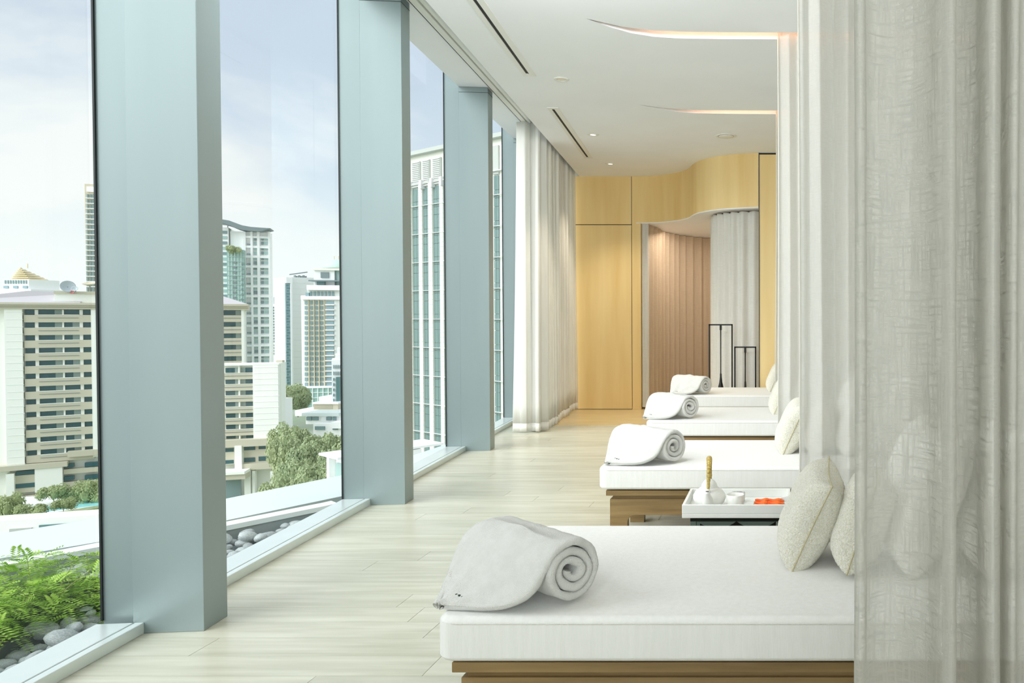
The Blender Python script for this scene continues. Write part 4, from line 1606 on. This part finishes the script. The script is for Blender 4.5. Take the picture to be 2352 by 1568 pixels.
# --- gold crowned tower
K_ = Fac('crowned_tower', 'distant white tower with a gold pyramid crown at the left edge', 'building', -6, 560, 72, 560)
c0 = K_.u(33)
K_.px(-6, 664, 72, 800, -30, 0, 'white_render', 'body')
K_.px(2, 641, 60, 664, -26, -2, 'white_render', 'drum')
for k in range(9):
    K_.px(5 + k * 6, 643, 8 + k * 6, 651, -2.0, -1.6, 'mid_glass', 'window')
for k in range(3):
    K_.px(4 + k * 22, 656, 14 + k * 22, 662, -2.0, -1.2, 'blue_glass', 'bay_window')
z0_ = K_.z(33, 642)
z1_ = K_.z(33, 612)
hw = (K_.u(57) - K_.u(9)) / 2
py = MB()
for k in range(7):
    f0, f1 = k / 7, (k + 0.8) / 7
    a0, a1 = hw * (1 - f0), hw * (1 - f1)
    zz0, zz1 = z0_ + (z1_ - z0_) * f0, z0_ + (z1_ - z0_) * f1
    py.add([(c0 - a0, 4, zz0), (c0 + a0, 4, zz0), (c0 + a0, 4 + 2 * a0, zz0), (c0 - a0, 4 + 2 * a0, zz0), (c0 - a1, 4 + a0 - a1, zz1), (c0 + a1, 4 + a0 - a1, zz1), (c0 + a1, 4 + a0 + a1, zz1), (c0 - a1, 4 + a0 + a1, zz1)],
           [(0, 3, 2, 1), (4, 5, 6, 7), (0, 1, 5, 4), (1, 2, 6, 5), (2, 3, 7, 6), (3, 0, 4, 7)])
py.build('gold_crown', M['gold'], K_.root)
K_.px(32.3, 603, 33.7, 614, -10, -9.6, 'gold', 'spire')

# --- satellite dishes on the hotel roof
for (x, y, r, mm, lab, tilt, yw) in ((155, 659, 1.5, 'dish', 'largest grey satellite dish on the roof of the brown block', 1.25, 0.9), (172, 664, 0.7, 'dish', 'small white satellite dish right of the largest one', 1.0, 0.4),
                                     (206, 655, 1.5, 'tan', 'satellite dish tipped skyward beside the first column', 0.25, 0.2), (167, 671, 0.45, 'red_dish', 'small red dish between the grey dishes', 1.3, 0.3)):
    p = at(x, y, 187)
    t = empty('satellite_dish', p, 0, lab, 'satellite dish')
    pr = [(r * k / 8, 0.35 * r * (k / 8) ** 2) for k in range(0, 9)]
    pr = pr + [(r * k / 8 * 0.99, 0.35 * r * (k / 8) ** 2 + 0.05) for k in range(8, -1, -1)]
    o = MB().lathe(pr, 20).build('reflector', M[mm], t, smooth=True)
    o.rotation_euler = (tilt, 0, yw)
    zroof = GZ + zr + 2.85
    MB().tube([(0, 0, 0.1), (0, 0.2, min(-0.3, zroof - p.z))], 0.12, 6).build('mast', M['roof_steel'], t)

# --- white tower with swooping roof
T_ = Fac('white_tower', 'white apartment tower with a swooping grey roof canopy', 'building', 496, 292, 622, 300)
T_.px(530, 532, 622, 900, -6, -0.8, 'white_render', 'wall_core')
T_.px(496, 522, 527, 900, -16, 0.2, 'white_render', 'left_wing')
zg = [522 + k * 22.6 for k in range(15)]
for xa, xb in ((561, 566.5), (577.5, 582.5), (592.5, 598.5), (618, 622)):
    T_.px(xa, 532, xb, 900, -0.8, 0.5, 'white_render', 'pier')
for k, ya in enumerate(zg):
    if ya < 536:
        continue
    T_.px(561, ya - 2.4, 622, ya + 2.4, -0.8, 0.3, 'white_render', 'floor_band')
for k in range(15):
    ya = 544.5 + k * 22.6
    if ya > 880:
        break
    T_.px(566.6, ya, 577.4, ya + 17.5, -0.8, -0.5, 'grey_band', 'balcony_recess')
    T_.px(567, ya + 15, 577, ya + 17, -0.5, -0.1, 'mid_glass', 'balcony_shade')
    for q in (0, 10):
        T_.px(582.8, ya + q, 592.3, ya + q + 7.2, -0.8, -0.4, 'pale_glass' if (k + q) % 3 else 'mid_glass', 'window')
        T_.px(599.5, ya + q, 604.6, ya + q + 7.0, -0.8, -0.4, 'mid_glass', 'window')
        T_.px(606, ya + q, 616.8, ya + q + 7.0, -0.8, -0.4, 'pale_glass', 'window')
for k in range(26):
    ya = 530 + k * 12.2
    if ya < 690:
        T_.px(509, ya, 522, ya + 6.6, 0.2, 0.5, 'pale_glass' if k % 2 else 'mid_glass', 'window')
for k in range(14):
    ya = 700 + k * 12.5
    T_.px(559.5, ya, 563.5, ya + 5, 0.5, 0.8, 'mid_glass', 'small_window')
gl = T_.px(528, 575, 566, 900, 0.0, 4.5, 'green_glass', 'glass_bay')
for k in range(12):
    T_.px(528, 580 + k * 10.6, 566, 581.4 + k * 10.6, 4.5, 4.8, 'pale_glass', 'glazing_bar')
for k in range(5):
    T_.px(532 + k * 7, 575, 532.8 + k * 7, 900, 4.5, 4.7, 'white_render', 'mullion')
for k in range(9):
    T_.px(541, 602 + k * 11.4, 548, 606.5 + k * 11.4, 4.5, 4.9, 'roof_steel', 'opening')
    T_.px(559.5, 606 + k * 11.4, 563, 610.5 + k * 11.4, 4.5, 4.9, 'roof_steel', 'opening')
rp = [(490, 504), (515, 506), (530, 508.5), (545, 514), (560, 519.5), (580, 523), (600, 524.5), (624, 526)]
th_ = [7, 8, 10, 11, 10, 9, 8.5, 1.5]
mb = MB()
for (x, y), th in zip(rp, th_):
    u_, zz = T_.hit(x, y)
    z2 = T_.z(x, y + th)
    mb.v += [(u_, -3.5, zz), (u_, 6, zz), (u_, 6, z2), (u_, -3.5 if th > 2 else -3.0, z2)]
for i in range(len(rp) - 1):
    for k in range(4):
        mb.f.append((i * 4 + k, i * 4 + (k + 1) % 4, i * 4 + 4 + (k + 1) % 4, i * 4 + 4 + k))
mb.f += [(0, 1, 2, 3), tuple(len(mb.v) - 1 - k for k in range(4))]
mb.build('roof_canopy', M['roof_steel'], T_.root)
T_.px(520.5, 514, 522, 524, -2, -1, 'white_render', 'strut')
T_.px(600, 527, 612, 534, -4, -1, 'grey_band', 'roof_box')

# --- mid distance block
N_ = Fac('office_block', 'small distant white office block with barred floors', 'building', 622, 430, 657, 432)
N_.px(622, 698, 657, 900, -14, -0.5, 'white_render', 'wall')
for k in range(17):
    ya = 706 + k * 6.5
    if ya < 790:
        N_.px(641, ya, 656, ya + 2.4, -0.5, 0.4, 'mid_glass', 'window_band')
        for q in range(3):
            N_.px(624.5 + q * 5.3, ya - 2, 627.8 + q * 5.3, ya + 1.4, -0.5, 0.0, 'mid_glass', 'window')
    else:
        for q in range(5):
            N_.px(625 + q * 6.3, ya, 628 + q * 6.3, ya + 3, -0.5, 0.0, 'mid_glass', 'window')
N_.px(626, 694, 655, 698, -10, -3, 'blue_glass', 'roof_screen')
N_.px(624, 682, 628, 698, -6, -3, 'blue_glass', 'roof_fin')

# --- grey slab
S_ = Fac('grey_tower', 'plain grey slab tower with a vertical strip of blue glass', 'building', 656, 330, 722, 338)
S_.px(656, 637, 722, 900, -18, -0.6, 'slab_grey', 'wall')
S_.px(669, 637, 722, 900, -0.6, 0.0, 'slab_grey', 'cladding')
S_.px(656, 637, 670.5, 650, -0.6, 0.9, 'white_render', 'head')
S_.px(667.5, 650, 671, 886, -0.6, 1.0, 'white_render', 'fin')
S_.px(657.5, 651, 667.5, 884, -0.6, -0.1, 'blue_glass', 'glass_strip')
for k in range(36):
    ya = 654 + k * 6.4
    S_.px(657.5 + (k % 3), ya, 663 + (k % 2) * 3, ya + 2.6, -0.1, 0.15, 'teal_glass', 'pane')
for k in range(18):
    S_.px(672, 650 + k * 13, 722, 650.5 + k * 13, 0.0, 0.06, 'grey_band', 'joint')
for k in range(6):
    S_.px(683 + k * 5, 631 + (k % 2) * 2, 686 + k * 5, 637, -6, -4, 'roof_steel', 'roof_plant')
p = S_.hit(690, 630)
MB().tube([(p[0] - 3, 5, p[1]), (p[0] + 4, 5, p[1] + 1.4)], 0.25, 5).build('roof_crane', M['roof_steel'], S_.root)

# --- domed hotel
D_ = Fac('domed_hotel', 'stone hotel tower with a pale green dome beside the second column', 'building', 690, 300, 800, 304)
D_.px(697, 687, 792, 888, -22, -0.6, 'dome_stone', 'wall')
D_.px(690, 678, 700, 888, -18, -1.2, 'white_render', 'left_return')
D_.px(768, 687, 800, 888, -20, -0.2, 'dome_grey', 'right_bay')
D_.px(692, 680, 800, 688, -20, 0.6, 'white_render', 'cornice')
for r in range(17):
    ya = 691 + r * 11.55 + r * r * 0.012
    for k, (xa, xb) in enumerate(((699.5, 706), (712.5, 718.5), (724, 730), (735, 741.5), (749, 766))):
        D_.px(xa, ya, xb, ya + (7.6 if k < 4 else 6.4), -0.6, -0.2, 'blue_glass' if k in (0, 4) else 'mid_glass', 'window')
    D_.px(747.5, ya + 7.2, 768, ya + 9.6, -0.6, 0.4, 'white_render', 'sill_band')
for xa in (708.5, 720.8, 732.3, 744.5):
    D_.px(xa, 688, xa + 1.6, 888, -0.6, 0.2, 'tan', 'pilaster')
D_.px(703, 666, 800, 681, -16, -1, 'dome_grey', 'attic')
for k in range(7):
    D_.px(710 + k * 8.5, 669, 714.5 + k * 8.5, 679, -1, -0.6, 'mid_glass', 'attic_window')
D_.px(701, 672, 709, 681, -1, -0.3, 'blue_glass', 'corner_window')
D_.px(706, 655, 796, 666, -15, 0.8, 'white_render', 'terrace_band')
D_.px(709, 643, 796, 646, -14, 0.4, 'roof_steel', 'terrace_roof')
D_.px(716, 617, 762, 655, -14, -3, 'white_render', 'drum')
D_.px(714, 615, 800, 620, -15, -2, 'dome_stone', 'drum_cornice')
D_.px(731, 624, 750, 637, -3, -2.6, 'roof_steel', 'drum_window')
D_.px(724, 643, 742, 654, -3, -1.5, 'teal_glass', 'lunette')
D_.px(764, 610, 800, 655, -16, -4, 'pale_glass', 'glass_turret')
cu_, zz_ = D_.hit(760, 614)
rr = abs(D_.u(760) - D_.u(722))
MB().lathe([(rr * cos(a * pi / 20), zz_ + rr * 0.62 * sin(a * pi / 20)) for a in range(0, 11)], 24, (cu_, 9, 0)).build('dome', M['dome_green'], D_.root, smooth=True)
D_.px(750, 584, 751, 592, -9, -8.7, 'gold', 'finial')
D_.px(760, 584, 761, 592, -9, -8.7, 'gold', 'finial')
D_.px(695, 888, 764, 935, -20, 1.5, 'green_glass', 'podium_glass')
for k in range(6):
    D_.px(697 + k * 12, 888, 698.5 + k * 12, 935, 1.5, 1.9, 'white_render', 'podium_post')
D_.px(695, 886, 766, 890, -20, 2.0, 'white_render', 'podium_cornice')
for k in range(3):
    D_.px(695, 900 + k * 12, 764, 901 + k * 12, 1.5, 1.8, 'white_render', 'podium_bar')

# --- white narrow tower with teal glass
E_ = Fac('stepped_building', 'white stepped building with teal glass side beside the second column', 'building', 762, 215, 800, 217)
E_.px(762, 826, 800, 950, -12, -0.3, 'white_render', 'wall')
E_.px(770, 815, 800, 826, -11, -0.8, 'white_render', 'step')
E_.px(774, 800, 800, 815, -10, -1.4, 'white_render', 'step')
E_.px(772, 865, 800, 962, -0.3, 0.5, 'teal_glass', 'glass_front')
for k in range(4):
    for r in range(2):
        E_.px(765.5 + k * 5, 838 + r * 15, 767.5 + k * 5, 846 + r * 15, -0.3, 0, 'mid_glass', 'window')
for r in range(7):
    E_.px(765, 868 + r * 12, 768, 874 + r * 12, -0.3, 0.1, 'mid_glass', 'window')

# --- low white villas
V_ = Fac('villa_terrace', 'row of low white villas among the trees', 'building', 640, 205, 800, 205)
V_.px(645, 948, 700, 962, -14, -6, 'white_render', 'roof_terrace')
V_.px(679, 934, 737, 958, -16, -8, 'tan', 'shutter_house')
for k in range(8):
    V_.px(679, 937 + k * 2.6, 724, 938 + k * 2.6, -8, -7.8, 'hotel_brown', 'slat')
V_.px(678, 931, 740, 935, -17, -7.5, 'white_render', 'roof')
V_.px(697, 950, 778, 975, -10, -1, 'white_render', 'wall')
V_.px(695, 948, 780, 955, -11, 0.4, 'roofwhite', 'roof')
for xa, xb in ((700, 712), (715, 727), (746, 757), (760, 768)):
    V_.px(xa, 958, xb, 966, -1, -0.6, 'mid_glass', 'window')
V_.px(730, 970, 800, 1000, -6, 2, 'white_render', 'lower_wall')
for xa, xb in ((735, 757), (775, 786)):
    V_.px(xa, 976, xb, 984, 2, 2.3, 'mid_glass', 'window')
V_.px(775, 966, 800, 980, -4, 3, 'white_render', 'end_block')
V_.px(650, 925, 690, 945, -26, -16, 'white_render', 'rear_house')
V_.px(706, 917, 762, 930, -30, -20, 'white_render', 'rear_house')
Q_ = Fac('corner_annex', 'narrow pale annex with two stacked windows right of the cream end wall', 'building', 640, 196, 657, 196)
Q_.px(641, 915, 655, 985, -3, 0, 'white_render', 'wall')
for ya in (926, 943):
    Q_.px(643, ya, 651, ya + 12, 0, 0.3, 'mid_glass', 'window')
Z_ = Fac('pavilion', 'small white pavilion with flat roof at the trees, beside the second column', 'building', 757, 62, 800, 60, gz=-30)
Z_.px(756, 1042, 800, 1047, -8, 0.8, 'white_render', 'roof')
Z_.px(759, 1047, 765, 1100, -0.4, 0.3, 'white_render', 'post')
Z_.px(766, 1050, 800, 1100, -6, -0.2, 'white_render', 'wall')
Z_.px(772, 1066, 800, 1100, -0.2, 0.05, 'pale_glass', 'louvred_window')

# --- big tower on the right, seen through the third and fourth panes
R_ = Fac('stone_tower', 'tall cream tower with vertical strips of green glass behind the third column', 'building', 930, 125, 1180, 109)
zt = R_.z(980, 352)
R_.box(R_.u(925), R_.u(1180), 0, zt, -20, -0.3, 'tower_stone', 'wall')
R_.box(R_.u(925), R_.u(1180), zt, zt + 0.6, -20, 0.6, 'louvre', 'parapet')
strips = [(949, 965), (973, 987), (996, 1013), (1021, 1036), (1045, 1060), (1069, 1084), (1093, 1108), (1117, 1126), (1134, 1145)]
zg0 = R_.z(960, 433)
flr = (R_.z(975, 433) - R_.z(975, 1015)) / 30.0
for xa, xb in strips:
    u0, u1_ = R_.u(xa), R_.u(xb)
    R_.box(u0 - 0.1, u1_ + 0.1, zt - 5.2, zt - 1.0, -0.3, -0.05, 'louvre', 'louvre_panel')
    for k in range(14):
        R_.box(u0, u1_, zt - 5.1 + k * 0.3, zt - 5.0 + k * 0.3, -0.05, 0.1, 'dome_grey', 'louvre_blade') if xa < 1020 else None
    hidden = 1028 < xa < 1112
    if hidden:
        continue
    r = 0
    zc = zg0
    while zc > 4:
        hh = flr * (1.55 if r % 3 == 0 else 0.9)
        um = (u0 + u1_) / 2
        R_.box(u0, um - 0.03, zc - hh + 0.06, zc, -0.3, -0.12, 'tower_glass', 'window')
        R_.box(um + 0.03, u1_, zc - hh + 0.06, zc, -0.3, -0.12, 'tower_glass', 'window')
        zc -= hh
        r += 1
edges = [R_.u(x) for x in (925, 949, 965, 973, 987, 996, 1013, 1021)]
for i in (0, 2, 4, 6):
    R_.box(edges[i], edges[i + 1], 0, zg0 + 0.6, -0.3, 0.15, 'tower_stone', 'pier')
    for k in range(56):
        zz = zg0 - k * 0.75
        if zz > 2:
            R_.box(edges[i], edges[i + 1], zz, zz + 0.045, 0.15, 0.18, 'louvre', 'stone_joint')
for k in range(10):
    zz = zg0 - 2.9 - k * flr * 3.35
    R_.box(R_.u(925), R_.u(1180), zz, zz + 0.07, -0.1, 0.2, 'dome_grey', 'floor_joint')
R_.box(R_.u(925), R_.u(1180), zg0 + 0.6, zg0 + 0.75, -0.2, 0.25, 'dome_grey', 'floor_joint')
for x in (944, 971, 995, 1017):
    R_.box(R_.u(x), R_.u(x + 5), zt - 5.6, zt - 4.2, -0.2, 0.5, 'grey_band', 'bracket')

# --- pool deck far below the first pane
PZ = -36.0


def gpt(x, y, z=PZ):
    d = ray(x, y)
    t_ = (z - CH) / d[2]
    return (d[0] * t_, d[1] * t_)


pd = struct(empty('pool_deck'))


def slab(pix, z0, z1, m, name, parent):
    return MB().prism([gpt(x, y, z1) for x, y in pix], z0, z1).build(name, M[m], parent)


slab([(-80, 1150), (240, 1128), (240, 1168), (100, 1186), (-80, 1206)], PZ - 4, PZ, 'dome_grey', 'deck', pd)
slab([(30, 1187), (88, 1165), (240, 1146), (240, 1158), (120, 1172), (60, 1184)], PZ, PZ + 0.05, 'pool', 'pool_water', pd)
slab([(-80, 1212), (20, 1200), (100, 1184), (150, 1174), (240, 1166), (240, 1180), (100, 1196), (0, 1212)], PZ - 10, PZ - 0.6, 'hotel_cream', 'retaining_wall', pd)
slab([(-80, 1209), (20, 1196), (100, 1180), (240, 1158), (240, 1163), (100, 1187), (0, 1206)], PZ - 0.6, PZ + 0.6, 'leaf_far', 'clipped_hedge', pd)
YB = Fac('street_wall', 'pale street level wall with dark openings below the pool', 'wall', -60, 118, 240, 123)
YB.px(-60, 1190, 240, 1260, -4, 0, 'hotel_cream', 'wall')
YB.px(24, 1212, 75, 1232, 0, 0.3, 'louvre', 'opening')
YB.px(92, 1200, 240, 1222, 0, 0.3, 'teal_glass', 'opening')

# --- trees
trg = random.Random(23)


def tree_mesh(seed, flat=0.75, n=2600):
    rg_ = random.Random(seed)
    lobes = [(Vector((rg_.uniform(-0.55, 0.55), rg_.uniform(-0.55, 0.55), rg_.uniform(0.45, 0.95))), rg_.uniform(0.28, 0.48)) for _ in range(9)]
    mb = MB()
    for _ in range(n):
        c, r = lobes[rg_.randrange(9)]
        d = Vector((rg_.gauss(0, 1), rg_.gauss(0, 1), rg_.gauss(0.25, 1))).normalized()
        p = c + d * r * rg_.uniform(0.75, 1.05)
        s = rg_.uniform(0.022, 0.045)
        a = Vector((rg_.gauss(0, 1), rg_.gauss(0, 1), rg_.gauss(0, 1))).normalized()
        nrm = (d + a * 0.6).normalized()
        u = nrm.cross(a).normalized() * s
        v = nrm.cross(u).normalized() * s * 1.3
        mb.add([p - u - v, p + u - v * 0.6, p + u * 0.8 + v, p - u + v * 0.7], [(0, 1, 2, 3)])
    core = MB()
    for c, r in lobes:
        core.lathe([(r * 0.62 * cos(a), c.z + r * 0.62 * sin(a)) for a in (-1.4, -0.8, -0.2, 0.4, 0.9, 1.45)], 9, (c.x, c.y, 0))
    n0 = len(mb.v)
    mb.v += core.v
    mb.f += [tuple(i + n0 for i in f) for f in core.f]
    return mb


def trunk_mesh():
    return MB().tube([(0, 0, 0), (0.02, 0.01, 0.3), (0.0, 0.0, 0.6)], [0.05, 0.035, 0.02], 6).mesh('trunk', M['bark'])


tm = [(tree_mesh(s).mesh('foliage', M['leaf_far'])) for s in (1, 2, 3)]
tpale = [(tree_mesh(s, n=2000).mesh('foliage', M['leaf_pale'])) for s in (4, 5)]
trm = trunk_mesh()


def tree(x, ytop, Y, h, w, label, group, pale=False):
    p = at(x, 728, Y)
    z = at(x, ytop, Y).z - 1.28 * h
    t = empty('tree', (p.x, p.y, z), trg.uniform(0, 6), label, 'tree', group)
    mm = (tpale if pale else tm)
    inst('foliage', mm[trg.randrange(len(mm))], t, (0, 0, 0), (0, 0, 0), (w, w, h))['kind'] = 'stuff'
    inst('trunk', trm, t, (0, 0, 0), (0, 0, 0), (h * 0.6, h * 0.6, h))
    return t


park = 'leafy trees of the park below the second pane'
pl_ = 'bushy green park tree between the brown wing and the second column'
for ti, (x, y, Y, h, w) in enumerate(((652, 968, 176, 7, 4.2), (676, 982, 172, 7, 4.4), (704, 990, 176, 7, 4.6), (733, 996, 172, 7.5, 4.6), (762, 1003, 176, 7, 4.4), (790, 1000, 172, 7, 4.4),
                        (648, 1005, 150, 7, 4.2), (680, 1018, 148, 7, 4.2), (712, 1022, 150, 7.5, 4.4), (744, 1026, 148, 7, 4.2), (776, 1034, 150, 7, 4.2),
                        (662, 1050, 128, 6.5, 3.8), (696, 1058, 126, 6.5, 3.8), (730, 1062, 128, 6.5, 3.8), (762, 1068, 126, 6.5, 3.6), (646, 1082, 112, 6, 3.4), (684, 1090, 110, 6, 3.4), (722, 1096, 110, 6, 3.4))):
    rw, no = ((0, ti) if ti < 6 else (1, ti - 6) if ti < 11 else (2, ti - 11) if ti < 15 else (3, ti - 15))
    tree(x, y, Y, h, w * 0.9, 'bushy park tree, %s from the left in the %s row by the brown wing' % (('first', 'second', 'third', 'fourth', 'fifth', 'sixth')[no], ('back', 'middle', 'third', 'front')[rw]), park)
for (x, y, Y, h, w) in ((650, 882, 262, 6, 4), (666, 884, 256, 7, 5), (684, 880, 262, 7, 5), (656, 898, 236, 6, 4.4), (682, 900, 232, 6, 4.4)):
    tree(x, y, Y, h, w, 'distant tree below the grey slab tower, %s' % {650: 'far back left', 666: 'far back middle', 684: 'far back right', 656: 'front left', 682: 'front right'}[x], 'distant trees under the towers')
tree(538, 563, 290, 3.0, 3.0, 'small tree growing on the roof terrace of the white tower', None)
for (x, y, Y, h, w, l) in ((117, 1112, 150, 3.4, 2.9, 'round pale tree behind the pool, against the cream wall'), (139, 1143, 140, 2.4, 2.1, 'small umbrella shaped tree at the near edge of the pool'),
                           (62, 1157, 137, 2.6, 2.9, 'wide low pale tree left of the pool'), (12, 1136, 137, 4.6, 2.6, 'taller pale tree at the left photo edge by the pool'),
                           (180, 1108, 152, 3.8, 2.6, 'pale tree behind the pool, middle one of three'), (212, 1102, 152, 4.2, 2.6, 'pale tree behind the pool beside the first column')):
    tree(x, y, Y, h, w, l, None, True)
